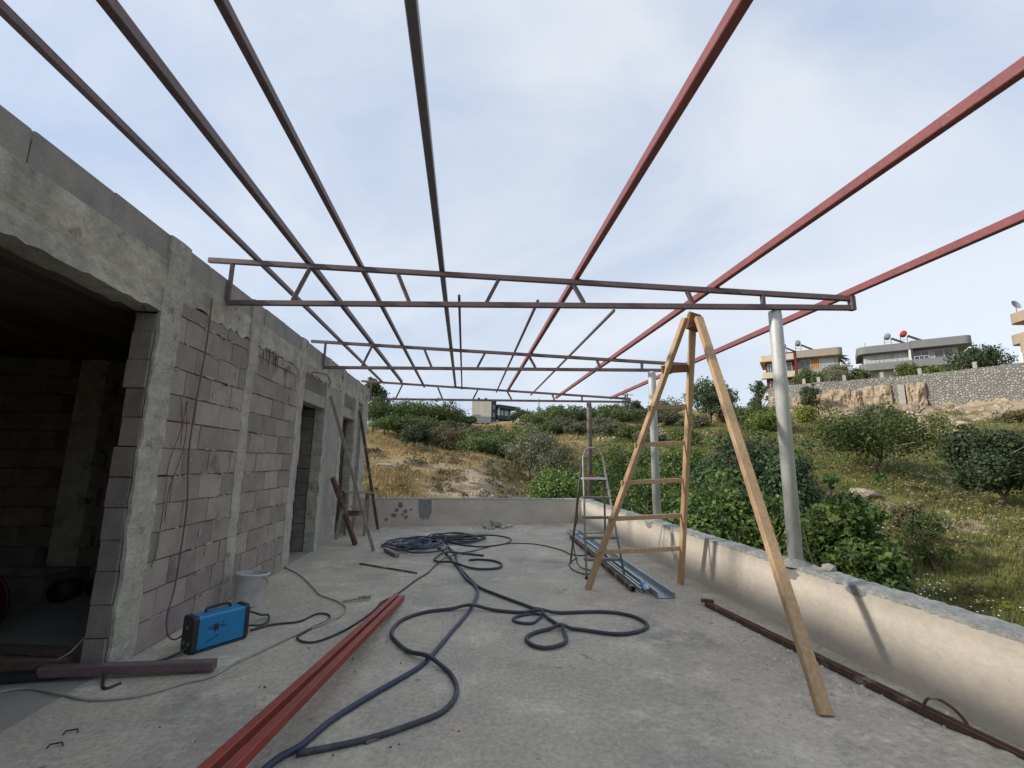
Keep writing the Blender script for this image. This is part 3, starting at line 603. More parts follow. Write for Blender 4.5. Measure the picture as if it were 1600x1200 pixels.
# ------------------------------------------------------------------ blue welding machine
c0, c1 = Vector((-1.96, 3.96, 0)), Vector((-1.74, 4.25, 0)); d = (c1-c0).normalized(); s_ = Vector((-d.y, d.x, 0)); wz = zf(-1.95)
wl = thing('welding_machine', 'blue inverter welding machine with black ends and top handle', 'welding machine', (-1.92, 4.15, wz))
Lm, Wm, Hm = .37, .15, .255
def wp(u, v, z): return c0+d*u+s_*v+Vector((0, 0, wz+z))
def rbox(u0, u1, v0, v1, z0, z1, e):
    m = MB(); ring = [(v0+e, z0), (v1-e, z0), (v1, z0+e), (v1, z1-e), (v1-e, z1), (v0+e, z1), (v0, z1-e), (v0, z0+e)]
    vs = [wp(u, v, z) for u in (u0, u1) for v, z in ring]
    return m.add(vs, [(i_, (i_+1) % 8, 8+(i_+1) % 8, 8+i_) for i_ in range(8)]+[tuple(range(7, -1, -1)), tuple(range(8, 16))])
case = rbox(.008, Lm-.012, 0, Wm, .012, Hm, .014).build('case', 'blue', wl)
fp = rbox(-.03, .008, -.006, Wm+.006, .0, Hm+.006, .02).build('front_panel', 'black', wl)
rbox(Lm-.012, Lm+.02, -.006, Wm+.006, .0, Hm+.012, .025).build('rear_panel', 'black', wl)
rbox(-.01, Lm+.01, -.004, Wm+.004, .0, .014, .004).build('base', 'black', wl)
MB().tube(smooth_path([wp(.1, .11, Hm), wp(.11, .11, Hm+.022), wp(.15, .11, Hm+.028), wp(.24, .11, Hm+.028), wp(.28, .11, Hm+.022), wp(.29, .11, Hm)], 4), .011, 8).build('handle', 'black', wl, True)
lg = MB()                                   # dark printed emblem with dashes beside it, and a slanting line under it
def wrect(u0, u1, z0, z1, sk=0): lg.add([wp(u0, -.0025, z0), wp(u1, -.0025, z0+sk), wp(u1, -.0025, z1+sk), wp(u0, -.0025, z1)], [(0, 1, 2, 3)])
wrect(.115, .155, .135, .178); wrect(.078, .108, .150, .155); wrect(.078, .108, .160, .164); wrect(.162, .215, .150, .155); wrect(.162, .2, .160, .164); wrect(.128, .134, .182, .193); wrect(.128, .134, .118, .132); wrect(.07, .16, .062, .068, .03); wrect(.185, .19, .17, .19)
lg.build('emblem', 'black', case)
for v, z in ((.04, .07), (.11, .07), (.075, .18)): MB().tube([wp(-.018, v, z), wp(-.04, v, z)], .014, 10).build('socket', 'steel_dark', fp)
for k in range(4): 
    u = .05 if k % 2 == 0 else .3; v = .02 if k < 2 else .13

# ------------------------------------------------------------------ bucket
bc = Vector((-2.13, 5.2, zf(-2.1)))
bk = thing('bucket', 'dusty white plastic bucket standing against the block wall', 'bucket', bc)
tm_ = Matrix.Rotation(R(-4), 3, 'X') @ Matrix.Rotation(R(3), 3, 'Y')
MB().lathe([(0, 0), (.125, 0), (.132, .008), (.152, .29), (.158, .292), (.158, .305), (.150, .306)], bc, 32, tm_).build('shell', 'white_pl', bk, True)
MB().lathe([(.150, .3055), (.146, .29), (.128, .012), (0, .012)], bc, 32, tm_).build('inside', 'bucket_in', bk, True)
MB().tube([bc+tm_ @ Vector((.155*math.cos(a_), .155*math.sin(a_), .27-.10*math.sin((a_+.6)*math.pi/math.pi)**2)) for a_ in [k*.22-.6 for k in range(15)]], .003, 6).build('handle', 'steel_dark', bk)

# ------------------------------------------------------------------ hoses and cables on the floor
def lay(name, pts, r, mat, label, cat, lift=0, sub=8, over=()):
    P = smooth_path([(x, y, 0) for x, y in pts], sub); out = []
    for k, p in enumerate(P):
        z = zf(p.x)+r+.002+lift
        for (ox, oy, w_, hgt) in over: z += hgt*math.exp(-((p.x-ox)**2+(p.y-oy)**2)/(w_*w_))
        out.append((p.x, p.y, z))
    o = MB().tube(out, r, 10).build(name, mat, smooth=True)
    return tag(o, label, cat)
hA = [(-.95, 2.2), (-.86, 2.55), (-.77, 2.68), (-.68, 2.91), (-.52, 3.17), (-.33, 3.44), (-.22, 3.65), (-.06, 4.2), (.1, 4.78), (.19, 5.35), (.165, 5.69), (.07, 6.02), (-.03, 6.59), (-.23, 7.61), (-.4, 8.2)]
hB = [(-.77, 2.62), (-.61, 2.66), (-.43, 2.72), (-.23, 2.83), (-.07, 2.95), (0, 3.16), (-.04, 3.4), (-.14, 3.56), (-.34, 3.78), (-.49, 4.03), (-.56, 4.25), (-.51, 4.55), (-.31, 4.76), (-.07, 4.82), (.13, 4.82), (.71, 4.63), (1.33, 4.62), (1.58, 4.5), (1.66, 4.28), (1.58, 4.12), (1.33, 4.03), (1.02, 4.17), (.85, 4.21), (.67, 4.15), (.55, 4.02), (.58, 3.86), (.69, 3.8), (.84, 3.89), (.88, 4.07), (.87, 4.29), (.79, 4.53), (.71, 4.79), (.56, 5.03), (.37, 5.33), (.21, 5.63), (.07, 6.22), (-.04, 6.83), (-.1, 7.6), (-.25, 8.3)]
lay('welding_hose', hA, .0165, 'hose_blue', 'thick dark blue welding lead running from the coil to the lower edge', 'hose', over=())
lay('welding_hose', hB, .0155, 'rubber', 'thick black welding lead snaking in large loops across the floor', 'hose', over=[(-.245, 3.62, .16, .034), (.115, 4.82, .14, .034), (.76, 4.62, .1, .033), (.85, 4.23, .09, .0), (.2, 5.6, .14, .0), (.87, 4.2, .06, .03)])
lay('hose_loop', [(.73, 4.49), (.65, 4.37), (.53, 4.4), (.49, 4.49), (.55, 4.57), (.69, 4.63), (.77, 4.58), (.74, 4.5)], .012, 'hose_blue', 'small blue hose loop beside the black lead', 'hose', .0)
lay('cable_loop', [(.12, 7.11), (.26, 7.14), (.46, 7.04), (.57, 6.8), (.5, 6.56), (.26, 6.52), (0, 6.7), (-.27, 6.93), (-.39, 7.19), (-.3, 7.5), (-.01, 7.62), (.34, 7.42)], .0155, 'rubber', 'stiff black cable piece lying as an open loop before the coil', 'cable', over=[(-.13, 6.85, .2, .034), (-.05, 6.75, .12, .01), (-.2, 7.55, .15, .034)])
lay('extension_cable', [(-2.36, 6.86), (-2.02, 6.4), (-1.63, 5.71), (-1.5, 5.47), (-1.25, 5.21), (-1.1, 4.95), (-1.12, 4.65), (-1.2, 4.52), (-1.34, 4.28), (-1.48, 3.96), (-1.57, 3.76), (-1.63, 3.55), (-1.77, 3.45), (-1.94, 3.31), (-2.19, 3.29), (-2.47, 3.4), (-2.71, 3.48), (-2.9, 3.40)], .0075, 'cable_grey', 'thin pale grey extension cable winding past the welder to the left', 'cable', over=[(-1.14, 4.6, .06, .02)])
lay('extension_cable', [(-1.76, 4.42), (-1.63, 4.55), (-1.43, 4.61), (-1.34, 4.81), (-1.23, 4.79), (-1.18, 4.64), (-1.26, 4.43), (-1.31, 4.23), (-1.22, 4.11), (-1.1, 4.13), (-.95, 4.39), (-.83, 4.81), (-.79, 5.15), (-.71, 5.17), (-.71, 4.97), (-.77, 5.02), (-.78, 5.17), (-.71, 5.33), (-.63, 5.62), (-.54, 6.01), (-.42, 6.4), (-.29, 7.01), (.2, 7.84), (.77, 8.45), (1.28, 8.41), (1.6, 7.9), (1.68, 7.62), (1.7, 7.46), (1.87, 7.34), (2.0, 7.5)], .0085, 'cable', 'dark cable wriggling from the welder across the terrace to the step ladder', 'cable', over=[(-.25, 7.1, .15, .034), (-.15, 7.4, .2, .03), (.0, 7.6, .2, .02)])
tag(MB().tube(smooth_path([(-1.79, 4.33, .16), (-1.84, 4.5, .15), (-1.80, 4.72, .05), (-1.76, 4.78, .03), (-1.70, 4.62, .025), (-1.72, 4.5, .03), (-1.78, 4.44, .05), (-1.8, 4.36, .06)], 6), .009, 8).build('welder_lead', 'cable', smooth=True), 'short black lead looping out of the back of the blue welder', 'cable')
tag(MB().tube(smooth_path([(-2.0, 3.99, .07), (-2.05, 3.93, .03), (-2.14, 3.84, .012), (-2.29, 3.76, .02), (-2.34, 3.64, .075), (-2.28, 3.52, .012), (-2.2, 3.43, .012), (-2.16, 3.5, .012)], 6), .009, 8).build('welder_lead', 'cable', smooth=True), 'black lead from the front of the welder crossing the dark red tube', 'cable')
q = random.Random(3)
def coil(cx, cy, rx, ry, turns, seed, label, name, mat, tilt=0, r=.0125):
    q = random.Random(seed); pts = []; ph = q.uniform(0, 6.28)
    for k in range(turns*14):
        a_ = ph+2*math.pi*k/14; w_ = .66+.34*math.sin(k*.21+seed)*math.cos(k*.013)+q.uniform(-.05, .05)
        ox, oy = .2*math.sin(k*.07+seed), .2*math.cos(k*.085+seed)
        x = cx+rx*w_*math.cos(a_)+ox; y = cy+ry*w_*math.sin(a_)+oy
        pts.append((x, y, zf(x)+r+.004+.055*k/(turns*14)+q.uniform(0, .02)))
    return tag(MB().tube(smooth_path(pts, 4), r, 8).build(name, mat, smooth=True), label, 'hose coil')
coil(-.80, 8.35, .48, .62, 11, 5, 'heap of coiled dark blue hose at the left of the floor pile', 'hose_coil', 'hose_blue', r=.014)
coil(-.10, 8.95, .52, .42, 9, 8, 'heap of coiled black hose at the right of the floor pile', 'hose_coil', 'rubber', r=.014)
lay('hose_loop', [(-.1, 9.15), (.3, 9.45), (.65, 9.4), (.9, 9.05), (.85, 8.6), (.6, 8.3), (.3, 8.2), (0, 8.4), (-.2, 8.7)], .0135, 'rubber', 'wide single hose loop lying right of the coiled heaps', 'hose', .0)
lay('steel_rod', [(-1.42, 7.02), (-1.13, 6.8), (-.85, 6.6), (-.56, 6.38)], .011, 'rust', 'thin rusty steel rod lying on the floor near the coil', 'steel rod')
o = MB().bar((-1.22, 7.97, .05), (-.96, 7.47, .05), .07, .05).build('timber_offcut', 'wood_grey'); tag(o, 'short pale timber offcut beside the coiled hoses', 'timber')
tr2 = thing('trowel', 'small pale handled trowel lying on the floor behind the red tubes', 'trowel', (-1.1, 5.23, .02))
MB().bar((-1.05, 5.24, .045), (-.93, 5.27, .045), .03, .028).build('handle', 'wood_grey', tr2); MB().bar((-1.2, 5.2, .025), (-1.05, 5.24, .035), .03, .006).build('blade', 'steel_dark', tr2)

# ------------------------------------------------------------------ props against the far wall
o = MB().bar((-2.345, 8.22, 2.55), (-1.41, 7.99, .015), .05, .035, (0, 1, 0)).build('timber_pole', 'wood_grey'); tag(o, 'long pale timber pole leaning on the wall between the two doors', 'timber pole')
o = MB().bar((-2.34, 10.46, 2.55), (-1.80, 10.53, .015), .06, .035, (0, 1, 0)).build('timber_pole', 'rust'); tag(o, 'long brown pole leaning on the wall by the far parapet', 'timber pole')
o = MB().tube([(-2.29, 8.53, 1.16), (-1.83, 8.58, .02)], .045, 14).build('red_brown_pipe', 'rust'); tag(o, 'short red brown pipe leaning between the two doors', 'pipe')
sh = thing('sawhorse', 'rough wooden sawhorse standing at the farther door', 'sawhorse', (-2.1, 9.8, 0))
MB().bar((-2.32, 9.35, .86), (-1.88, 9.85, .82), .2, .04).build('top_board', 'wood_grey', sh)
for (x, y, x2, y2) in ((-2.3, 9.5, -2.33, 9.25), (-1.95, 9.9, -1.9, 9.62), (-2.25, 9.4, -2.3, 9.75), (-1.9, 9.78, -1.95, 10.1)): MB().bar((x, y, .83), (x2, y2, .012), .05, .03, (0, 1, 0)).build('leg', 'wood_grey', sh)
MB().bar((-2.3, 9.33, .62), (-1.93, 9.72, .50), .09, .025, (0, 0, 1)).build('brace', 'wood_grey', sh)
MB().bar((-2.26, 9.45, .45), (-1.95, 9.80, .42), .025, .1).build('brace', 'rust', sh)

# ------------------------------------------------------------------ lower left corner and dark room
o = MB().bar((-2.72, 3.60, .055), (-1.66, 3.64, .055), .07, .06).build('dark_red_tube', 'primer_worn'); tag(o, 'dark red steel tube lying at the foot of the first column', 'steel tube')
for k, (a_, b_, w_, h_, mt, lab) in enumerate((((-3.3, 3.72, .06), (-2.62, 3.70, .06), .10, .09, 'plank_dark', 'dark rough timber lying on the floor at the left edge, lowest'), ((-3.3, 3.82, .13), (-2.68, 3.72, .13), .09, .04, 'plank_dark', 'dark rough board lying on top of the timber at the left edge'), ((-3.2, 3.55, .03), (-2.58, 3.62, .035), .08, .04, 'black', 'black flat steel bar lying in front of the timber at the left edge'))):
    tag(MB().bar(a_, b_, w_, h_).build('scrap_timber', mt), lab, 'scrap timber', 'scrap at the left edge')
tag(MB().tube(smooth_path([(-2.68, 3.66, .10), (-2.62, 3.68, .14), (-2.57, 3.72, .22), (-2.56, 3.74, .27)], 5), .004, 6).build('wire_end', 'cable_grey'), 'pale wire end curling up from the scrap at the left edge', 'wire')
dr = thing('drum', 'dark maroon steel drum lying on its side at the left edge', 'drum', (-3.86, 4.05, .28))
mr = Matrix.Rotation(R(90), 3, 'X') @ Matrix.Rotation(0, 3, 'Z')
MB().lathe([(0, 0), (.25, 0), (.275, .01), (.28, .02), (.275, .2), (.285, .21), (.275, .22), (.275, .5), (.28, .51), (0, .51)], (-3.86, 4.3, .285), 32, mr).build('shell', 'maroon', dr, True)
MB().lathe([(.28, -.005), (.292, -.005), (.292, .02), (.28, .02), (.28, -.005)], (-3.86, 4.3, .285), 32, mr).build('rim', 'maroon', dr, True)
tb = thing('mixing_trough', 'long grey mortar trough on the floor of the dark room', 'trough', (-4.5, 5.5, 0))
tro = MB(); X0, X1, Y0, Y1 = -5.1, -4.12, 5.3, 5.75
tro.add([(X0+.06, Y0+.06, .004), (X1-.06, Y0+.06, .004), (X1-.06, Y1-.06, .004), (X0+.06, Y1-.06, .004), (X0, Y0, .26), (X1, Y0, .26), (X1, Y1, .26), (X0, Y1, .26), (X0+.09, Y0+.09, .05), (X1-.09, Y0+.09, .05), (X1-.09, Y1-.09, .05), (X0+.09, Y1-.09, .05)],
        [(0, 3, 2, 1), (0, 1, 5, 4), (1, 2, 6, 5), (2, 3, 7, 6), (3, 0, 4, 7), (4, 5, 9, 8), (5, 6, 10, 9), (6, 7, 11, 10), (7, 4, 8, 11), (8, 9, 10, 11)])
tro.build('tub', 'block_grey', tb); MB().tube([(X0, Y0, .262), (X1, Y0, .262), (X1, Y1, .262), (X0, Y1, .262), (X0, Y0, .262)], .012, 6).build('rim', 'steel_dark', tb)
for k, (x, y, lab) in enumerate(((-4.02, 5.55, 'dark round tin lying on its side at the trough end'), (-3.78, 5.72, 'dark round tin lying beside the door jamb in the dark room'))):
    tn = thing('paint_tin', lab, 'tin', (x, y, .1), 'tins in the dark room')
    MB().lathe([(0, 0), (.085, 0), (.095, -.006), (.1, 0), (.1, .2), (0, .2)], (x, y, .105), 24, mr).build('can', 'black', tn, True)
    MB().lathe([(.055, -.004), (.07, -.008), (.075, -.003)], (x, y, .105), 24, mr).build('lid_ring', 'galv', tn, True)
o = MB().bar((-4.75, 5.34, .29), (-4.62, 5.36, .29), .06, .035).build('yellow_tool_handle', 'yellow'); tag(o, 'small yellow tool handle resting on the trough rim', 'tool')

# ------------------------------------------------------------------ rubble and dirt on the floor
rb = [(.75, 10.72, .19, 'largest block of broken concrete in the rubble at the far parapet'), (.5, 10.5, .08, 'flat broken piece at the left end of the far rubble'), (1.0, 10.55, .085, 'broken piece at the right end of the far rubble'), (.68, 10.42, .06, 'small broken piece in front of the largest rubble block'), (.88, 10.4, .065, 'small broken piece right before the largest rubble block'), (.6, 10.36, .05, 'smallest broken piece at the front of the far rubble'), (1.08, 10.72, .07, 'broken piece beside the far parapet right of the rubble block')]
for k, (x, y, s_, lab) in enumerate(rb): tag(rock('rubble_piece', 'rubble', (x, y, zf(x)+s_*.45), s_, seed=k), lab, 'rubble', 'rubble at the far parapet')
tag(rock('mortar_lump', 'rubble', (3.02, 3.72, .645), (.06, .06, .06)), 'pale mortar lump on the parapet top beside the near post', 'mortar lump')
def debris(name, label, spots, mat, seed):
    q = random.Random(seed); m = MB()
    for (x, y, s_) in spots:
        z = zf(x); vs = [(x+q.uniform(-1, 1)*s_, y+q.uniform(-1, 1)*s_, z+q.uniform(0, 1.2)*s_) for _ in range(0)]
        a0 = q.uniform(0, 6.28); base = [(x+s_*q.uniform(.6, 1.1)*math.cos(a0+k*1.2566), y+s_*q.uniform(.6, 1.1)*math.sin(a0+k*1.2566), z-.002) for k in range(5)]
        top = [(x+.6*(b_[0]-x)+q.uniform(-.2, .2)*s_, y+.6*(b_[1]-y)+q.uniform(-.2, .2)*s_, z+s_*q.uniform(.4, 1.0)) for b_ in base]
        m.add(base+top, [(k, (k+1) % 5, 5+(k+1) % 5, 5+k) for k in range(5)]+[(5, 6, 7, 8, 9)])
    return tag(m.build(name, mat), label, name.replace('_', ' '), kind='stuff')
q = random.Random(12); sp = []
for _ in range(420):
    y = q.uniform(1.8, 6.0); x = PXI-.05-abs(q.gauss(0, .22))-(.12 if y > 3 else 0); sp.append((x, y, q.choice((.004, .006, .008, .012, .016))*q.uniform(.7, 1.3)))
for _ in range(130): sp.append((q.gauss(2.33, .1), q.uniform(2.9, 4.6), q.uniform(.005, .018)))
for _ in range(260): sp.append((q.uniform(1.3, 2.8), q.uniform(1.5, 2.9), q.uniform(.003, .012)))
debris('crumbled_mortar', 'crumbled grey mortar scattered along the right parapet', sp, 'crumb', 1)
sp = [(q.uniform(-2.3, 2.7), q.uniform(2.0, 10.8), q.choice((.003, .004, .006, .009))*q.uniform(.7, 1.3)) for _ in range(700)]
sp += [(.3+q.gauss(0, .45), 10.55+q.gauss(0, .14), q.uniform(.006, .028)) for _ in range(90)]
debris('floor_grit', 'fine grit and chips scattered over the terrace floor', sp, 'crumb', 2)
sp = [(q.uniform(-1.6, .3), q.uniform(2.3, 4.2), q.uniform(.004, .010)) for _ in range(30)]
debris('primer_flake', 'red primer flakes scattered by the red tubes', sp, 'primer_new', 5)
# heap of cement sand at the lower right
q = random.Random(5); gx, gy = np.meshgrid(np.linspace(1.55, 2.868, 70), np.linspace(1.0, 3.0, 100), indexing='ij')
hh = .055*np.exp(-((gx-2.55)/.35)**2-((gy-2.0)/.45)**2)+.035*np.exp(-((gx-2.2)/.25)**2-((gy-2.25)/.2)**2)-.006+(vnoise(gx*7, gy*7, 3)*.035+vnoise(gx*19, gy*19, 4)*.026+vnoise(gx*34, gy*34, 8)*.014)*np.exp(-((gx-2.45)/.42)**2-((gy-1.95)/.55)**2)
vz = .0115*(gx+2.36)+hh; i, j = np.meshgrid(np.arange(69), np.arange(99), indexing='ij')
tag(place(bpy.data.objects.new('cement_sand', npmesh('cement_sand', np.stack([gx, gy, vz], -1).reshape(-1, 3), F4=np.stack([i*100+j, (i+1)*100+j, (i+1)*100+j+1, i*100+j+1], -1).reshape(-1, 4), mat='sand', smooth=True))), 'spilled cement sand in the lower right corner', 'sand', kind='stuff')
for k, (x, y, s_, lab) in enumerate(((-2.02, 2.92, .05, 'thin bent steel clip on the floor at the lower left'), (-2.0, 2.80, .05, 'second bent steel clip on the floor at the lower left'))):
    tag(MB().tube([(x-.03, y, .008), (x-.028, y+.015, .02), (x+.02, y+.03, .02), (x+.03, y+.02, .008)], .004, 6).build('steel_clip', 'black'), lab, 'clip', 'steel clips on the floor')
o = MB().bar((-.46, 2.70, .03), (-.40, 2.735, .03), .03, .02).build('steel_offcut', 'steel_dark'); tag(o, 'tiny dark steel offcut beside the black lead at the bottom', 'offcut')

# ------------------------------------------------------------------ vegetation
def leaf_cloud(rg_, centers, radii, n, leaf, flat=1.0):
    """n diamond leaves folded along the midrib, spread through the clumps"""
    w = np.array(radii)**2; k = rg_.choice(len(radii), n, p=w/w.sum())
    d = rg_.normal(size=(n, 3)); d /= np.linalg.norm(d, axis=1)[:, None]
    rr = np.array(radii)[k]*np.where(rg_.uniform(0, 1, n) < .16, rg_.uniform(1.0, 1.55, n), np.cbrt(rg_.uniform(.12, 1.1, n))); P = np.array(centers)[k]+d*rr[:, None]*np.array([1, 1, flat])
    nrm = d+rg_.normal(size=(n, 3))*.8+np.array([0, 0, .35]); nrm /= np.linalg.norm(nrm, axis=1)[:, None]
    t = np.cross(nrm, rg_.normal(size=(n, 3))); t /= np.linalg.norm(t, axis=1)[:, None]; s = np.cross(nrm, t)
    L_ = leaf*rg_.uniform(.6, 1.4, n)[:, None]; Wd = L_*rg_.uniform(.28, .42, n)[:, None]
    V = np.stack([P-t*L_*.5, P+s*Wd-nrm*Wd*.3, P+t*L_*.5, P-s*Wd-nrm*Wd*.3], 1).reshape(-1, 3); i_ = np.arange(n)*4
    return V, np.stack([np.stack([i_, i_+1, i_+2], 1), np.stack([i_, i_+2, i_+3], 1)], 1).reshape(-1, 3)
def make_tree(name, label, x, y, zt, w, kind, cb, n, leaf, seed, cat=None, group='trees and shrubs on the hillside'):
    q = random.Random(seed); rg_ = np.random.default_rng(seed); z0 = gz(x, y)-.08; H = max(zt-z0, .35*w, .3); R_ = w/2*(1.3 if 'near' in kind else 1.15)
    root = thing(name, label, cat or ('tree' if 'tree' in name else 'shrub'), (x, y, z0), group)
    zc0 = z0+H*cb; hc = H*(1-cb); cs = []; rs = []
    m = max(9, min(64, int(13+n/200)))
    for k in range(m):
        u = ((k+.5)/m); a_ = k*2.399+q.uniform(-.5, .5); v = q.uniform(.1, .98); env = math.sin(math.pi*min(max(.18+.72*v, 0), 1))**.7
        if name == 'almond_tree': env = .55+.5*math.sin(math.pi*min(.15+.75*v, 1))
        rad = R_*env*math.sqrt(u)*q.uniform(.66, 1.08); cr = R_*q.uniform(.16, .40)*(1.25-.4*u); cr = min(cr, hc*.34)
        cs.append((x+rad*.86*math.cos(a_), y+rad*.86*math.sin(a_), zc0+cr*.7+(hc-cr*1.6)*v+q.uniform(-.04, .04)*hc)); rs.append(cr)
    for k in range(m//4):                       # stray shoots that break the outline
        a_ = q.uniform(0, 6.28); v = q.uniform(.35, 1.05); rad = R_*q.uniform(.25, 1.12)*(1.15-.55*v); cs.append((x+rad*math.cos(a_), y+rad*math.sin(a_), zc0+hc*v)); rs.append(R_*q.uniform(.08, .17))
    V, F = leaf_cloud(rg_, cs, rs, int(n*2.0), leaf, .85)
    V[:, 2] = np.maximum(V[:, 2], z0+.02)
    place(bpy.data.objects.new('crown', npmesh('crown', V, F3=F, mat=kind)), root)
    tk = MB(); tw = max(.03, min(.16, H*.03))
    for s_ in range(1 if cb > .1 else 3):
        bx, by = (x, y) if s_ == 0 else (x+q.uniform(-.3, .3)*R_, y+q.uniform(-.3, .3)*R_)
        hub = Vector((bx+q.uniform(-.1, .1)*R_, by+q.uniform(-.1, .1)*R_, z0+H*max(cb*.95, .12)))
        tk.tube([(bx, by, z0-.15), (bx+q.uniform(-.03, .03), by, (z0+hub.z)/2), hub], [tw*1.25, tw, tw*.85], 7)
        for k in range(4):
            c_ = Vector(cs[q.randrange(len(cs))]); md = hub.lerp(c_, .5)+Vector((q.uniform(-.1, .1)*R_, q.uniform(-.1, .1)*R_, .03*H)); tk.tube([hub, md, c_], [tw*.6, tw*.38, tw*.12], 5, False)
    tk.build('trunk', 'bark', root, True)
    if 'near' in kind or name == 'almond_tree' or (math.hypot(x, y) < 64 and w > 2):
        tg = MB()
        for k in range(22 if 'near' in kind else 9):
            a_ = q.uniform(0, 6.28); r0 = R_*q.uniform(.3, .7); r1 = R_*q.uniform(.85, 1.08); zz = zc0+hc*q.uniform(.1, .6)
            tg.tube([(x+r0*math.cos(a_), y+r0*math.sin(a_), zz), (x+r1*math.cos(a_+.2), y+r1*math.sin(a_+.2), zz+hc*q.uniform(.05, .3))], [.012+.0003*math.hypot(x, y), .004+.0002*math.hypot(x, y)], 4, False)
        tag(tg.build('bare_twigs', 'twig', root), kind='stuff')
    return root
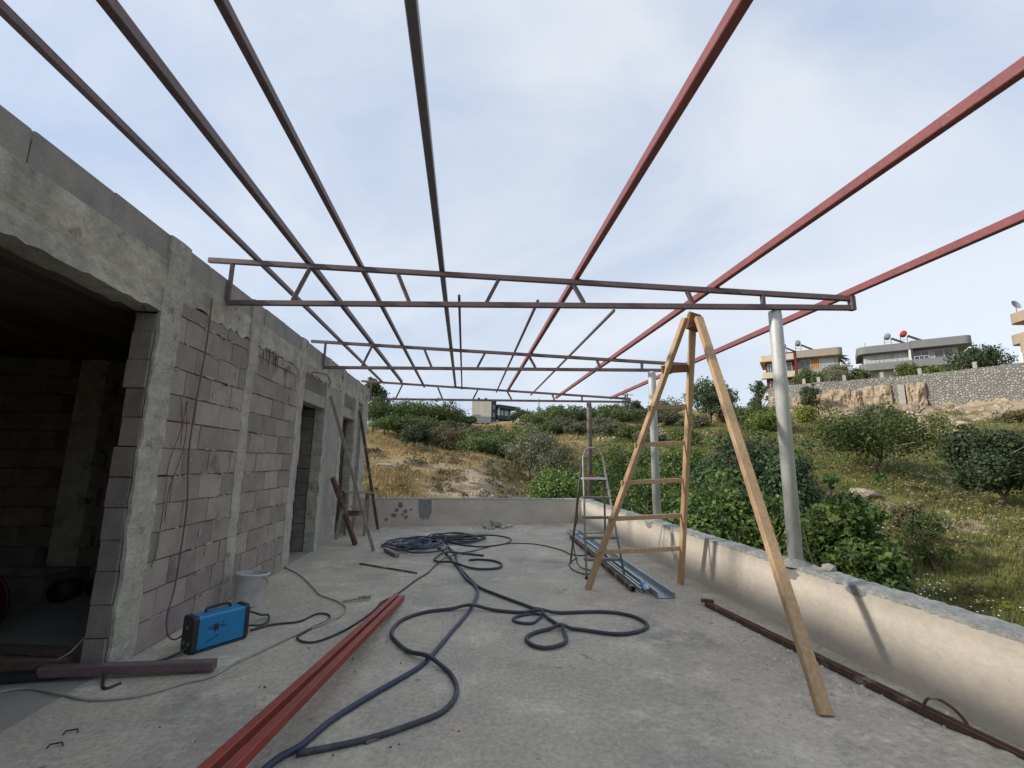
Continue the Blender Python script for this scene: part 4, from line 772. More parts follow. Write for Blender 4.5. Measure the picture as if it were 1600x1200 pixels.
VEG = [
('olive_tree','tall dark tree beside the far end of the block wall',-12.55,64.80,12.74,3.92,'dark',0.25,2200,0.26),
('olive_tree','bushy green tree on the left slope nearest the block wall',-9.69,57.19,8.76,6.57,'mid',0.25,2600,0.24),
('olive_tree','round green tree second from the block wall on the left slope',-6.83,59.61,9.49,6.57,'mid',0.3,2600,0.24),
('olive_tree','wide dark green tree left of the distant dark apartment block',-3.27,61.91,9.22,7.19,'mid',0.25,3000,0.24),
('olive_tree','low dark tree just left of the distant dark apartment block',0.03,75.00,8.89,4.78,'dark',0.2,1600,0.28),
('shrub','upright dark shrub standing alone on the dry left slope',-3.97,37.79,4.58,2.68,'dark',0.12,2400,0.15),
('shrub','small round dark bush below the upright shrub on the dry slope',-2.42,32.91,1.79,0.98,'dark',0.02,900,0.12),
('shrub','low dark bush on the dry slope beside the leaning poles',-6.32,33.41,2.09,1.43,'dark',0.02,900,0.13),
('shrub','tiny bush right of the low dark bush near the leaning poles',-5.70,35.55,2.15,0.86,'dry',0.02,500,0.12),
('shrub','olive brown thicket at the left end of the central bushes',-1.51,43.97,4.80,6.28,'dry',0.03,3400,0.18),
('shrub','broad green thicket in front of the distant dark apartment block',2.31,47.94,4.80,8.09,'mid',0.03,4200,0.19),
('shrub','bright green bush right of the broad central thicket',6.12,49.62,5.42,6.65,'bright',0.03,3400,0.19),
('shrub','dark green bush low in the middle of the central thicket',1.39,39.98,3.57,5.51,'mid',0.02,3400,0.17),
('olive_tree','silvery grey green tree in the valley left of the step ladder',5.04,32.61,3.90,4.38,'olive',0.08,4600,0.13),
('olive_tree','pale silvery bush beside the silvery tree in the valley',5.96,29.40,2.71,3.29,'olive',0.03,3200,0.12),
('shrub','dense dark green bush rising just behind the far parapet',3.38,17.17,1.38,2.29,'near',0.02,7000,0.085),
('shrub','leafy green bush behind the far parapet at the step ladder',5.16,18.29,1.75,2.31,'near',0.02,7000,0.085),
('olive_tree','dark round tree on the skyline right of the apartment block',11.99,91.22,12.09,7.69,'dark',0.15,2000,0.3),
('olive_tree','wide green tree on the ridge between apartment block and far post',18.37,93.21,13.29,9.25,'mid',0.15,2200,0.3),
('olive_tree','dark skyline tree just left of the far post',23.82,95.06,13.94,7.59,'dark',0.15,1800,0.3),
('olive_tree','green skyline tree just right of the far post',28.35,87.52,13.38,7.80,'mid',0.15,2000,0.3),
('olive_tree','small round skyline tree left of the middle post',35.56,93.46,15.02,3.79,'dark',0.2,1200,0.3),
('olive_tree','grey green olive in the row below the ridge left of the far post',14.66,68.45,8.13,6.38,'olive',0.12,2400,0.22),
('olive_tree','grey green olive in the row below the ridge at the far post',18.86,63.25,7.76,5.77,'olive',0.12,2400,0.22),
('olive_tree','grey olive tree behind the upper rungs of the wooden ladder',25.74,56.40,8.53,5.73,'olive',0.12,2600,0.2),
('olive_tree','dark olive between the middle post and the far post',18.23,48.70,5.77,4.46,'mid',0.08,2800,0.18),
('carob_tree','big dark carob tree on the skyline behind the wooden ladder',32.05,57.70,13.15,6.33,'dark',0.12,3800,0.24),
('olive_tree','grey bush at the foot of the big dark carob tree',27.79,53.17,7.59,4.34,'olive',0.05,2000,0.2),
('olive_tree','low dark skyline tree behind the left rail of the wooden ladder',45.26,100.26,16.66,8.77,'dark',0.1,1600,0.32),
('shrub','green bush on the slope below the left house and left of the near post',32.86,50.20,8.62,5.21,'mid',0.05,3000,0.2),
('shrub','bright green bush right under the left house behind the near post',30.90,44.28,7.30,4.61,'bright',0.05,3000,0.19),
('shrub','dark conifer like bush at the left end of the left house terrace',50.35,74.59,16.65,3.36,'dark',0.02,1200,0.26),
('shrub','bushy slope shrub right of the big dark carob tree',34.23,56.43,8.76,4.32,'dry',0.03,1800,0.22),
('shrub','green bush framed between the ladder legs beyond the parapet',7.45,18.56,1.64,2.10,'near',0.03,6500,0.09),
('shrub','dark bush framed behind the right wooden ladder rail',10.34,21.66,2.61,2.80,'near',0.03,6500,0.11),
('fig_tree','large dark leafy tree beyond the parapet left of the near post',9.69,15.17,2.71,2.67,'neardark',0.05,11000,0.1),
('fig_tree','bright leafy fig tree beyond the parapet between ladder leg and near post',5.75,9.96,1.18,2.57,'near',0.03,13000,0.1),
('fig_tree','dark blue green tree directly behind the near post',9.52,12.86,2.02,1.70,'neardark',0.05,8000,0.1),
('fig_tree','bright leafy fig tree beyond the parapet right of the near post',6.38,7.44,1.13,1.47,'near',0.03,14000,0.09),
('fig_tree','low dark leafy bush at the parapet foot right of the near post',6.03,6.54,0.49,1.04,'near',0.02,9000,0.085),
('almond_tree','spreading almond tree with wide flat crown on the right hillside',24.85,26.05,5.07,6.74,'almond',0.24,5200,0.15),
('carob_tree','dense round dark green tree with short trunk at the right edge',25.87,20.49,3.70,3.77,'dark',0.16,8500,0.15),
('shrub','yellow green bush on the slope right of the near post',37.15,47.12,8.36,2.69,'yellow',0.02,1500,0.17),
('shrub','dark bush hanging on the rocks below the left house',47.75,59.13,12.85,2.87,'dark',0.02,1500,0.2),
('shrub','pale bush in front of the rock face above the almond tree',41.84,43.00,8.24,3.68,'olive',0.05,2200,0.18),
('shrub','dark bush at the foot of the stone wall by the right edge',46.61,34.52,6.62,2.40,'dry',0.02,1500,0.18),
('shrub','small yellow green bush in the meadow at the lower right edge',15.34,12.83,-2.27,0.93,'yellow',0.02,1800,0.07),
('shrub','low dark bush in the meadow below the almond tree',17.93,17.42,0.39,1.45,'dry',0.02,1600,0.09),
('shrub','flat dark bush in the meadow right of the leafy fig tree',16.04,15.06,0.04,1.56,'mid',0.02,1800,0.08),
('hedge_shrub','green hedge bush in front of the left house',56.52,70.04,17.99,4.91,'mid',0.02,1800,0.22),
('hedge_shrub','grey green hedge bush in front of the left house near its palm',59.50,67.53,18.43,5.82,'olive',0.02,2200,0.22),
('hedge_shrub','green bush between the left house and the grey house',61.53,65.69,17.28,3.45,'mid',0.02,1400,0.22),
('hedge_shrub','light green bush in front of the grey house centre',64.33,60.04,16.98,3.76,'bright',0.02,1600,0.22),
('hedge_shrub','low green hedge in front of the right half of the grey house',66.24,57.93,16.22,5.11,'bright',0.02,1800,0.22),
('garden_tree','large dark round tree right of the grey house',65.97,52.00,17.42,5.84,'dark',0.1,3600,0.24),
('olive_tree','green tree on the ridge above the silvery tree',13.51,78.85,10.29,8.23,'mid',0.12,2200,0.27),
('olive_tree','dark green tree on the ridge just behind the far post',19.75,77.53,9.87,6.61,'dark',0.12,1900,0.27),
('olive_tree','green ridge tree between far post and wooden ladder rail',25.67,73.66,9.84,6.97,'mid',0.12,2200,0.27),
('olive_tree','low dark ridge tree left of the ladder top rungs',34.77,85.18,12.03,7.88,'dark',0.12,1900,0.3),
('olive_tree','pale olive in the lower row right of the far post',18.83,46.32,5.06,3.99,'olive',0.1,2600,0.18),
('olive_tree','pale olive in the lower row at the hoop of the step ladder',17.69,53.13,5.81,4.69,'olive',0.1,2600,0.19),
('olive_tree','pale olive in the lower row left of the far post',15.11,58.07,6.11,4.60,'olive',0.1,2400,0.2),
('olive_tree','mid green tree in the lower row above the silvery bush',11.65,60.90,6.42,5.65,'mid',0.08,2600,0.2),
('shrub','green valley bush between the step ladder and the middle post',11.68,31.93,3.10,4.09,'mid',0.03,4200,0.14),
('shrub','bright valley bush right above the step ladder hoop',8.12,26.80,2.50,2.87,'bright',0.03,4000,0.12),
('shrub','green bush between the wooden ladder rails on the bare slope',20.27,41.30,4.99,3.35,'mid',0.03,2400,0.17),
('shrub','green bush right of the ladder prop leg below the slope path',15.98,25.39,2.97,3.56,'mid',0.03,4600,0.13),
('shrub','dry olive bush behind the lone upright shrub',-4.18,51.83,5.49,3.83,'dry',0.03,2200,0.19),
('shrub','grey olive bush in the middle of the central thicket',0.60,54.00,4.88,4.16,'olive',0.03,2400,0.19),
('shrub','green bush at the right end of the central thicket',3.82,43.83,4.31,4.62,'mid',0.03,3400,0.17),
('fig_tree','leafy green bush hugging the parapet right of the wooden ladder rail',5.87,11.60,1.23,1.98,'near',0.03,9000,0.1),
('fig_tree','leafy green bush hugging the parapet just left of the near post',6.15,9.12,0.87,1.70,'near',0.03,10000,0.09),
('fig_tree','leafy bush with bare twigs hugging the parapet just right of the near post',6.35,8.11,0.66,1.05,'near',0.03,8000,0.085),
('fig_tree','dark leafy tree top seen between ladder rail and prop leg',8.25,14.87,2.02,2.36,'neardark',0.05,8000,0.11),
('shrub','leafy green bush behind the far parapet under the step ladder hoop',4.92,14.70,0.93,2.26,'near',0.03,8000,0.09),
('olive_tree','leafy green tree in the front row of the left slope, left one',-7.11,49.49,6.45,5.00,'mid',0.18,3000,0.2),
('olive_tree','leafy green tree in the front row of the left slope, right one',-4.22,51.83,6.48,5.41,'mid',0.18,3200,0.2),
('olive_tree','dark tree in the front row just below the apartment block',-1.17,55.99,6.04,4.78,'dark',0.12,2600,0.21),
('shrub','low green bush filling the gap right of the central thicket',6.11,39.53,3.32,4.40,'mid',0.03,3400,0.16),
]
for k, v in enumerate(VEG): make_tree(*v, seed=100+k)
def cypress(x, y, zt, w, label, seed):
    rg_ = np.random.default_rng(seed); z0 = gz(x, y); H = zt-z0; root = thing('cypress_tree', label, 'tree', (x, y, z0), 'cypresses on the skyline'); cs = []; rs = []
    for k in range(14): u = k/13; cs.append((x+rg_.normal()*.08*w, y+rg_.normal()*.08*w, z0+H*(.12+.84*u))); rs.append(max(.12*w, w*.5*(1-u)**.8))
    V, F = leaf_cloud(rg_, cs, rs, 1400, .3, 1.3); place(bpy.data.objects.new('crown', npmesh('crown', V, F3=F, mat='dark')), root); MB().tube([(x, y, z0-.2), (x, y, z0+H*.8)], [.16, .05], 6).build('trunk', 'bark', root)
cypress(35.5, 99.6, 18.2, 3.2, 'slim pointed cypress on the skyline behind the ladder rungs', 61)
cypress(54.5, 90.4, 18.6, 2.4, 'slim pointed cypress on the skyline right of the big carob tree', 62)
cypress(48.2, 87.2, 18.9, 1.6, 'very thin cypress top rising beside the big carob tree', 63)
# palm behind the left house
px_, py_ = 70.5, 79.5; zp = gz(px_, py_); root = thing('palm_tree', 'palm tree standing behind the right end of the left house', 'tree', (px_, py_, zp))
MB().tube([(px_, py_, zp), (px_+.1, py_, zp+3), (px_, py_, 22.2)], [.28, .22, .2], 8).build('trunk', 'bark', root, True)
rg_ = np.random.default_rng(4); pv = []; pf_ = []
for k in range(26):
    a_ = k*2.4; el = rg_.uniform(-.3, 1.1); ln = rg_.uniform(1.7, 2.4); prev = None
    for s_ in range(7):
        u = s_/6; r_ = ln*u*math.cos(el*(1-u*.2)); zz = 22.3+ln*u*math.sin(el)-1.5*u*u; wd = .34*math.sin(math.pi*min(.12+u*.88, 1))+.03
        c_ = np.array([px_+r_*math.cos(a_), py_+r_*math.sin(a_), zz]); sd = np.array([-math.sin(a_), math.cos(a_), 0])*wd; dn = np.array([0, 0, -.5*wd])
        pv += [c_+sd+dn, c_, c_-sd+dn]
        if s_: b_ = len(pv)-6; pf_ += [(b_, b_+1, b_+4, b_+3), (b_+1, b_+2, b_+5, b_+4)]
place(bpy.data.objects.new('crown', npmesh('crown', np.array(pv), F4=pf_, mat='dark')), root)

# grass, dry grass, flowers: uncountable ground cover
def tufts(name, label, cat, n, azr, rr, mat, hgt, seed, blades=5, keep=None, wid=.02):
    rg_ = np.random.default_rng(seed); a_ = np.radians(rg_.uniform(*azr, n)); u = rg_.uniform(0, 1, n); r_ = rr[0]*(rr[1]/rr[0])**u; x = r_*np.sin(a_); y = r_*np.cos(a_)
    if keep is not None: k = keep(x, y, rg_); x, y, r_ = x[k], y[k], r_[k]
    n = len(x); z = ground(x, y); sc = (.55+r_/55)                 # fewer but larger tufts farther off
    T = []; 
    for b_ in range(blades):
        h = hgt*sc*rg_.uniform(.5, 1.3, n); t_ = rg_.uniform(0, 6.28, n); ox = rg_.normal(0, .09, n)*sc; oy = rg_.normal(0, .09, n)*sc; w = wid*sc; ln = h*rg_.uniform(.1, .8, n); t2 = rg_.uniform(0, 6.28, n)
        bx, by = x+ox, y+oy
        T.append(np.stack([np.stack([bx+w*np.cos(t_), by+w*np.sin(t_), z-.03], 1), np.stack([bx-w*np.cos(t_), by-w*np.sin(t_), z-.03], 1), np.stack([bx+ln*np.cos(t2), by+ln*np.sin(t2), z+h], 1)], 1))
    V = np.concatenate(T).reshape(-1, 3); return tag(place(bpy.data.objects.new(name, npmesh(name, V, F3=np.arange(len(V)).reshape(-1, 3), mat=mat))), label, cat, kind='stuff')
notrock = lambda thr: (lambda x, y, g: (vnoise(x*.35, y*.35, 12)+stonym(x, y)*-3+g.uniform(-.2, .2, len(x))) > thr)
tufts('meadow_grass', 'green and yellowish meadow grass on the right hillside', 'grass', 34000, (24, 60), (11, 66), 'grass', .19, 1, keep=lambda x, y, g: (greenm(x, y)+g.uniform(-.3, .3, len(x)) > .42) & notrock(-.45)(x, y, g))
tufts('dry_grass', 'dry yellow grass on the slope beyond the far parapet', 'grass', 26000, (-16, 30), (13.5, 80), 'drygrass', .22, 2, keep=lambda x, y, g: (greenm(x, y)+g.uniform(-.3, .3, len(x)) < .5) & notrock(-.12)(x, y, g))
tufts('dry_grass', 'brownish dry grass among the stones on the right hillside', 'grass', 10000, (28, 60), (24, 75), 'drygrass', .2, 3, keep=lambda x, y, g: (greenm(x, y)+g.uniform(-.3, .3, len(x)) < .6) & notrock(-.2)(x, y, g))
tufts('valley_grass', 'green grass in the valley between the bushes', 'grass', 12000, (4, 34), (15, 60), 'grass', .26, 4, keep=lambda x, y, g: (greenm(x, y)+g.uniform(-.3, .3, len(x)) > .45) & notrock(-.25)(x, y, g))
# low scrub mass scattered over the slopes
def scrub(name, label, n, azr, rr, mat, seed, size, leaf, keep):
    rg_ = np.random.default_rng(seed); a_ = np.radians(rg_.uniform(*azr, n)); r_ = np.sqrt(rg_.uniform(rr[0]**2, rr[1]**2, n)); x = r_*np.sin(a_); y = r_*np.cos(a_); k = keep(x, y, rg_); x, y = x[k], y[k]
    s_ = size*rg_.uniform(.5, 1.5, len(x)); cs = np.stack([x, y, ground(x, y)+s_*.25], 1); V, F = leaf_cloud(rg_, cs, s_, len(x)*70, leaf, .6)
    return tag(place(bpy.data.objects.new(name, npmesh(name, V, F3=F, mat=mat))), label, 'scrub', kind='stuff')
anyk = lambda x, y, g: vnoise(x*.16, y*.16, 21) > -.12
scrub('low_scrub', 'low dark scrub dotted over the dry slope beyond the far parapet', 420, (-14, 14), (19, 62), 'dry', 31, .34, .12, anyk)
scrub('low_scrub', 'low brownish scrub dotted over the right hillside', 560, (30, 58), (20, 74), 'dry', 32, .42, .12, anyk)
scrub('low_scrub', 'low green scrub on the slope between far post and near post', 300, (12, 38), (24, 72), 'mid', 33, .55, .17, anyk)
scrub('ridge_wood', 'dark green mass of trees along the far ridge', 240, (8, 27), (100, 150), 'dark', 34, 1.9, .55, lambda x, y, g: np.ones(len(x), bool))
scrub('ridge_scrub', 'dark scrub growing along the top of the stone wall', 70, (35, 47), (80, 84), 'dark', 35, .4, .2, lambda x, y, g: np.ones(len(x), bool))
# white flowers
rg_ = np.random.default_rng(8); n = 6500; a_ = np.radians(rg_.uniform(34, 58, n)); r_ = 12*(62/12)**rg_.uniform(0, 1, n); x = r_*np.sin(a_); y = r_*np.cos(a_); k = (vnoise(x*.3, y*.3, 33)+rg_.uniform(-.2, .2, n)) > .16; x, y, r_ = x[k], y[k], r_[k]; z = ground(x, y)+.16+rg_.uniform(0, .1, len(x)); s_ = .012+r_*.0007*rg_.uniform(.7, 1.6, len(x))
V = np.stack([np.stack([x+s_*dx, y+s_*dy, z+s_*dz], 1) for dx, dy, dz in ((1, 0, .1), (0, 1, .4), (-1, 0, .1), (0, -1, -.25))], 1).reshape(-1, 3)
tag(place(bpy.data.objects.new('white_flowers', npmesh('white_flowers', V, F4=np.arange(len(V)).reshape(-1, 4), mat='flower'))), 'small white wild flowers sprinkled over the right meadow', 'flowers', kind='stuff')

# ------------------------------------------------------------------ rocks on the slopes
def polar(az, r_): return r_*math.sin(R(az)), r_*math.cos(R(az))
RK = [(50.5, 58, 1.3, .7, 'large pale boulder in the grass at the right edge, upper'), (51.0, 46, 1.0, .6, 'pale boulder in the grass at the right edge below the larger one'), (48.6, 60, .9, .5, 'pale boulder in the grass left of the upper boulder'), (42.8, 33, 1.5, .35, 'flat grey rock under the almond tree'), (45.5, 30, .9, .3, 'flat pale rock right of the almond trunk'), (41.2, 62, 1.2, .6, 'pale rock above the almond tree'), (44.6, 63, 1.1, .5, 'pale rock above the almond tree, farther right'), (46.2, 56, 1.1, .5, 'pale rock cluster piece between the two hillside trees'), (25.2, 48, 1.2, .6, 'pale rock on the bare slope behind the wooden ladder'), (23.6, 50, 1.0, .6, 'pale rock left of the bare slope behind the wooden ladder'), (20.5, 22, .5, .4, 'pale stone low behind the middle post'), (-2, 22, .5, .3, 'flat pale rock ledge just beyond the far parapet, left'), (1.5, 24, .6, .3, 'flat pale rock ledge just beyond the far parapet, middle'), (4.2, 26, .7, .3, 'flat pale rock ledge just beyond the far parapet, right'), (5.6, 23, .9, .3, 'pale rock beside the dense bush behind the far parapet'), (-9.5, 27, .9, .25, 'flat pale rock streak on the dry slope near the leaning poles'), (-4.5, 38, .6, .5, 'small upright pale stone right of the lone shrub'), (0, 30, .6, .3, 'pale rock ledge higher in the bare gully')]
for k, (az, r_, s_, h_, lab) in enumerate(RK):
    x, y = polar(az, r_); tag(rock('boulder', 'rock_pale', (x, y, gz(x, y)-s_*h_*.12), (s_*.75, s_*.6, s_*h_), seed=k), lab, 'rock', 'rocks on the slopes')
rg_ = np.random.default_rng(77); m = MB(); q = random.Random(9)
def pebble(az0, az1, r0, r1, n, smin, smax):
    for _ in range(n):
        x, y = polar(q.uniform(az0, az1), q.uniform(r0, r1)); s_ = q.uniform(smin, smax); z = gz(x, y); a0 = q.uniform(0, 6)
        base = [(x+s_*q.uniform(.6, 1.1)*math.cos(a0+k*1.05), y+s_*q.uniform(.6, 1.1)*math.sin(a0+k*1.05), z-.05) for k in range(6)]; top = [(x+.65*(b_[0]-x), y+.65*(b_[1]-y), z+s_*q.uniform(.3, .7)) for b_ in base]
        m.add(base+top, [(k, (k+1) % 6, 6+(k+1) % 6, 6+k) for k in range(6)]+[(6, 7, 8, 9, 10, 11)])
pebble(37, 56, 62, 74, 240, .1, .45); pebble(-12, 8, 18, 34, 330, .03, .14); pebble(22, 30, 45, 58, 130, .1, .35); pebble(38, 55, 26, 36, 150, .04, .16); pebble(41, 50, 52, 64, 120, .1, .35); pebble(-12, 2, 34, 60, 70, .06, .25); pebble(13, 24, 52, 70, 110, .1, .4)
tag(m.build('loose_stones', 'rock_pale'), 'loose pale stones scattered over the slopes', 'stones', kind='stuff')

# ------------------------------------------------------------------ stone retaining wall with rock faces
MT['masonry'] = mm = bpy.data.materials.new('rubble_masonry'); mm.use_nodes = True; t = mm.node_tree; n = t.nodes; lk = t.links.new; b = n['Principled BSDF']; b.inputs['Roughness'].default_value = .95
geo = n.new('ShaderNodeNewGeometry'); vo = n.new('ShaderNodeTexVoronoi'); vo.inputs['Scale'].default_value = 3.6; lk(geo.outputs['Position'], vo.inputs['Vector']); ve = n.new('ShaderNodeTexVoronoi'); ve.feature = 'DISTANCE_TO_EDGE'; ve.inputs['Scale'].default_value = 3.6; lk(geo.outputs['Position'], ve.inputs['Vector'])
hs = n.new('ShaderNodeSeparateColor'); lk(vo.outputs['Color'], hs.inputs[0]); c = mxx(hs.outputs[0], (.22, .212, .195), (.38, .355, .31)); c = mxx(rg(ve.outputs['Distance'], .03, .10), (.21, .205, .19), c); lk(c, b.inputs['Base Color'])
bp = n.new('ShaderNodeBump'); bp.inputs['Distance'].default_value = .2; bp.inputs['Strength'].default_value = .8; lk(rg(ve.outputs['Distance'], 0, .2), bp.inputs['Height']); lk(bp.outputs['Normal'], b.inputs['Normal'])
rw_ = thing('stone_wall', 'long rubble stone retaining wall below the houses on the hill', 'stone wall', (*polar(45, 78), 9))
def wallseg(a0, a1, name, mat, zlo, zhi, off=0, thick=.5, parent=rw_):
    mm_ = MB(); N_ = max(2, int((a1-a0)*3)); vs = []
    for k in range(N_+1):
        az = a0+(a1-a0)*k/N_; r_ = float(np.interp(az, RW_A, RW_R))-off; x, y = polar(az, r_); x2, y2 = polar(az, r_+thick); zt = zhi(az); zb = zlo(az)
        vs += [(x, y, zb), (x, y, zt), (x2, y2, zt), (x2, y2, zb)]
    return mm_.add(vs, [(k*4+i_, k*4+4+i_, k*4+4+(i_+1) % 4, k*4+(i_+1) % 4) for k in range(N_) for i_ in range(4)]+[(0, 1, 2, 3), (N_*4+3, N_*4+2, N_*4+1, N_*4)]).build(name, mat, parent)
wtz = lambda az: float(np.interp(az, WT_A, WT_Z)); wlow = lambda az: 7.5
wallseg(35, 43.0, 'upper_wall', 'masonry', lambda az: 10.9, wtz); wallseg(43.0, 70, 'wall', 'masonry', wlow, wtz)
wallseg(35, 43.0, 'lower_wall', 'masonry', wlow, lambda az: 10.9, -.02)
for a0, a1 in ((41.45, 42.05), (42.95, 43.5), (46.0, 46.5)): wallseg(a0, a1, 'pier', 'smooth_concrete', wlow, lambda az: wtz(az)-1.3 if az < 45 else wtz(az)-1.2, .35, .4)
for az in (35.6, 38.3, 39.6, 41.8, 44.8, 47.6, 51.3): wallseg(az, az+.28, 'wall_post', 'smooth_concrete', lambda a_: wtz(a_)-.2, lambda a_: wtz(a_)+.75, -.05, .35)
def rockface(az, w, zlo, zhi, label, seed):
    bm = bmesh.new(); bmesh.ops.create_cube(bm, size=2); bmesh.ops.subdivide_edges(bm, edges=bm.edges[:], cuts=14, use_grid_fill=True); q = random.Random(seed)
    for v in bm.verts:
        e = 1-.12*(abs(v.co.x)**4+abs(v.co.z)**4); p_ = v.co*2.1+Vector((seed*7, 0, 0)); nz_ = float(vnoise(p_.x+p_.y, p_.z, seed))*.35+float(vnoise(p_.x*3, p_.z*3+p_.y, seed+5))*.22+float(vnoise(p_.x*8, p_.z*8+p_.y*5, seed+9))*.1
        v.co.y = v.co.y*e+nz_*(1 if v.co.y < 0 else .1)*1.3; v.co.x *= 1+nz_*.12; v.co.z *= 1+nz_*.08
    me = bpy.data.meshes.new('rock_face'); bm.to_mesh(me); bm.free(); me.materials.append(MT['rock']); o = bpy.data.objects.new('rock_face', me)
    r_ = float(np.interp(az, RW_A, RW_R))+.15; x, y = polar(az, r_); o.location = (x, y, (zlo+zhi)/2); o.scale = (w/2*.84, 1.2, (zhi-zlo)/2); o.rotation_euler = (0, 0, -R(az)); place(o); tag(o, label, 'rock face', 'rock faces below the houses')
rockface(38.0, 2.6, 8.2, 12.0, 'grey brown rock face below the left house, leftmost', 1); rockface(39.5, 2.4, 8.0, 12.2, 'dark cracked rock face below the left house', 2); rockface(41.2-.1, 3.7, 8.4, 12.4, 'broad orange brown rock face between left house and grey house', 3); rockface(42.75-.15, 1.9, 8.4, 12.0, 'narrow orange rock face between two concrete piers', 4); rockface(44.45, 3.4, 8.2, 12.4, 'broad orange rock face below the grey house', 5); rockface(47.3, 2.2, 8.4, 12.2, 'single brown rock face set in the stone wall below the grey house', 6); rockface(35.9, 2.5, 9.2, 12.6, 'pale sandy rock face behind the near post', 7)

# ------------------------------------------------------------------ houses
def cm(nm, col, c2=None, rough=.8, **k): MT[nm] = M(nm, col, c2 or tuple(v*.86 for v in col), 1.2, rough, bump=.1, bscale=20, **k)
cm('h_cream', (.60, .52, .40)); cm('h_tan', (.36, .31, .255)); cm('h_red', (.16, .035, .035)); cm('h_grey', (.22, .225, .23)); cm('h_wall', (.48, .47, .45)); cm('h_orange', (.5, .24, .07)); cm('h_ochre', (.42, .325, .235)); cm('h_navy', (.05, .055, .085)); cm('h_sand', (.68, .62, .53)); cm('h_white', (.72, .72, .70)); cm('h_roof', (.3, .3, .3)); cm('h_dark', (.06, .06, .065))
MT['h_glass'] = M('window_glass', (.06, .075, .09), None, 3, .08, bump=0, spec=.8); MT['h_curtain'] = M('curtained_glass', (.30, .33, .35), (.4, .42, .43), 1.5, .15, bump=0, spec=.8); MT['panel'] = M('solar_panel', (.03, .035, .05), None, 3, .2, bump=0, spec=.6)
class House:
    def __init__(s, name, label, o, e, cat='house'):
        s.o = Vector((o[0], o[1], 0)); s.d = (Vector((e[0], e[1], 0))-s.o).normalized(); s.n = Vector((-s.d.y, s.d.x, 0)); s.root = thing(name, label, cat, (o[0], o[1], o[2]))
    def P(s, u, v, z): return s.o+s.d*u+s.n*v+Vector((0, 0, z))
    def box(s, name, mat, u0, u1, v0, v1, z0, z1, parent=None):
        return MB().hexa([s.P(u0, v0, z0), s.P(u1, v0, z0), s.P(u1, v1, z0), s.P(u0, v1, z0), s.P(u0, v0, z1), s.P(u1, v0, z1), s.P(u1, v1, z1), s.P(u0, v1, z1)]).build(name, mat, parent or s.root)
    def slab(s, name, mat, u0, u1, v0, v1, z0, z1, rl=0, rr=0):
        pts = [(u0, v1)]
        pts += [(u0+rl-rl*math.cos(a_), v0+rl-rl*math.sin(a_)) for a_ in [k*math.pi/12 for k in range(7)]] if rl else [(u0, v0)]
        pts += [(u1-rr+rr*math.sin(a_), v0+rr-rr*math.cos(a_)) for a_ in [k*math.pi/12 for k in range(7)]] if rr else [(u1, v0)]
        pts += [(u1, v1)]; k = len(pts); vs = [s.P(u, v, z0) for u, v in pts]+[s.P(u, v, z1) for u, v in pts]
        return MB().add(vs, [(i_, (i_+1) % k, k+(i_+1) % k, k+i_) for i_ in range(k)]+[tuple(range(k-1, -1, -1)), tuple(range(k, 2*k))]).build(name, mat, s.root)
    def win(s, u0, u1, z0, z1, v, glass='h_glass', frame='h_white', div=2):
        f = s.box('window', glass, u0, u1, v-.06, v-.02, z0, z1); m = MB(); t_ = .07
        for a_ in [u0+(u1-u0)*k/div for k in range(div+1)]: m.hexa([s.P(a_-t_/2, v-.11, z0), s.P(a_+t_/2, v-.11, z0), s.P(a_+t_/2, v-.05, z0), s.P(a_-t_/2, v-.05, z0), s.P(a_-t_/2, v-.11, z1), s.P(a_+t_/2, v-.11, z1), s.P(a_+t_/2, v-.05, z1), s.P(a_-t_/2, v-.05, z1)])
        for z in (z0, z1): m.hexa([s.P(u0-t_, v-.12, z-t_/2), s.P(u1+t_, v-.12, z-t_/2), s.P(u1+t_, v-.05, z-t_/2), s.P(u0-t_, v-.05, z-t_/2), s.P(u0-t_, v-.12, z+t_/2), s.P(u1+t_, v-.12, z+t_/2), s.P(u1+t_, v-.05, z+t_/2), s.P(u0-t_, v-.05, z+t_/2)])
        m.build('frame', frame, f); return f
    def rail(s, u0, u1, v, z, mat='h_white'):
        m = MB(); m.bar(s.P(u0, v, z+.45), s.P(u1, v, z+.45), .06, .06); k = max(2, int((u1-u0)/.6))
        for i_ in range(k+1): m.bar(s.P(u0+(u1-u0)*i_/k, v, z), s.P(u0+(u1-u0)*i_/k, v, z+.45), .05, .05, (1, 0, 0))
        return m.build('balcony_rail', mat, s.root)
def solar(H, u, v, z, tank, label):
    t_ = thing('solar_water_heater', label, 'water heater', H.P(u, v, z)); 
    for du in (-.45, .45):
        MB().bar(H.P(u+du, v, z), H.P(u+du, v, z+1.5), .07, .07, (1, 0, 0)).build('stand', 'steel_dark', t_)
    MB().bar(H.P(u-.5, v, z+.9), H.P(u+.5, v, z+.9), .06, .06).build('stand', 'steel_dark', t_)
    a_ = H.P(u, v-.75, z+1.9); b_ = H.P(u, v+.75, z+1.9); dd = (b_-a_).normalized()
    MB().tube([a_-dd*.12, a_-dd*.06, a_, b_, b_+dd*.06, b_+dd*.12], [.16, .40, .46, .46, .40, .16], 18).build('tank', tank, t_, True)
    MB().hexa([H.P(u+.5, v-.6, z+1.45), H.P(u+2.4, v-.6, z+.25), H.P(u+2.4, v+.6, z+.25), H.P(u+.5, v+.6, z+1.45), H.P(u+.55, v-.6, z+1.55), H.P(u+2.45, v-.6, z+.35), H.P(u+2.45, v+.6, z+.35), H.P(u+.55, v+.6, z+1.55)]).build('collector', 'panel', t_)
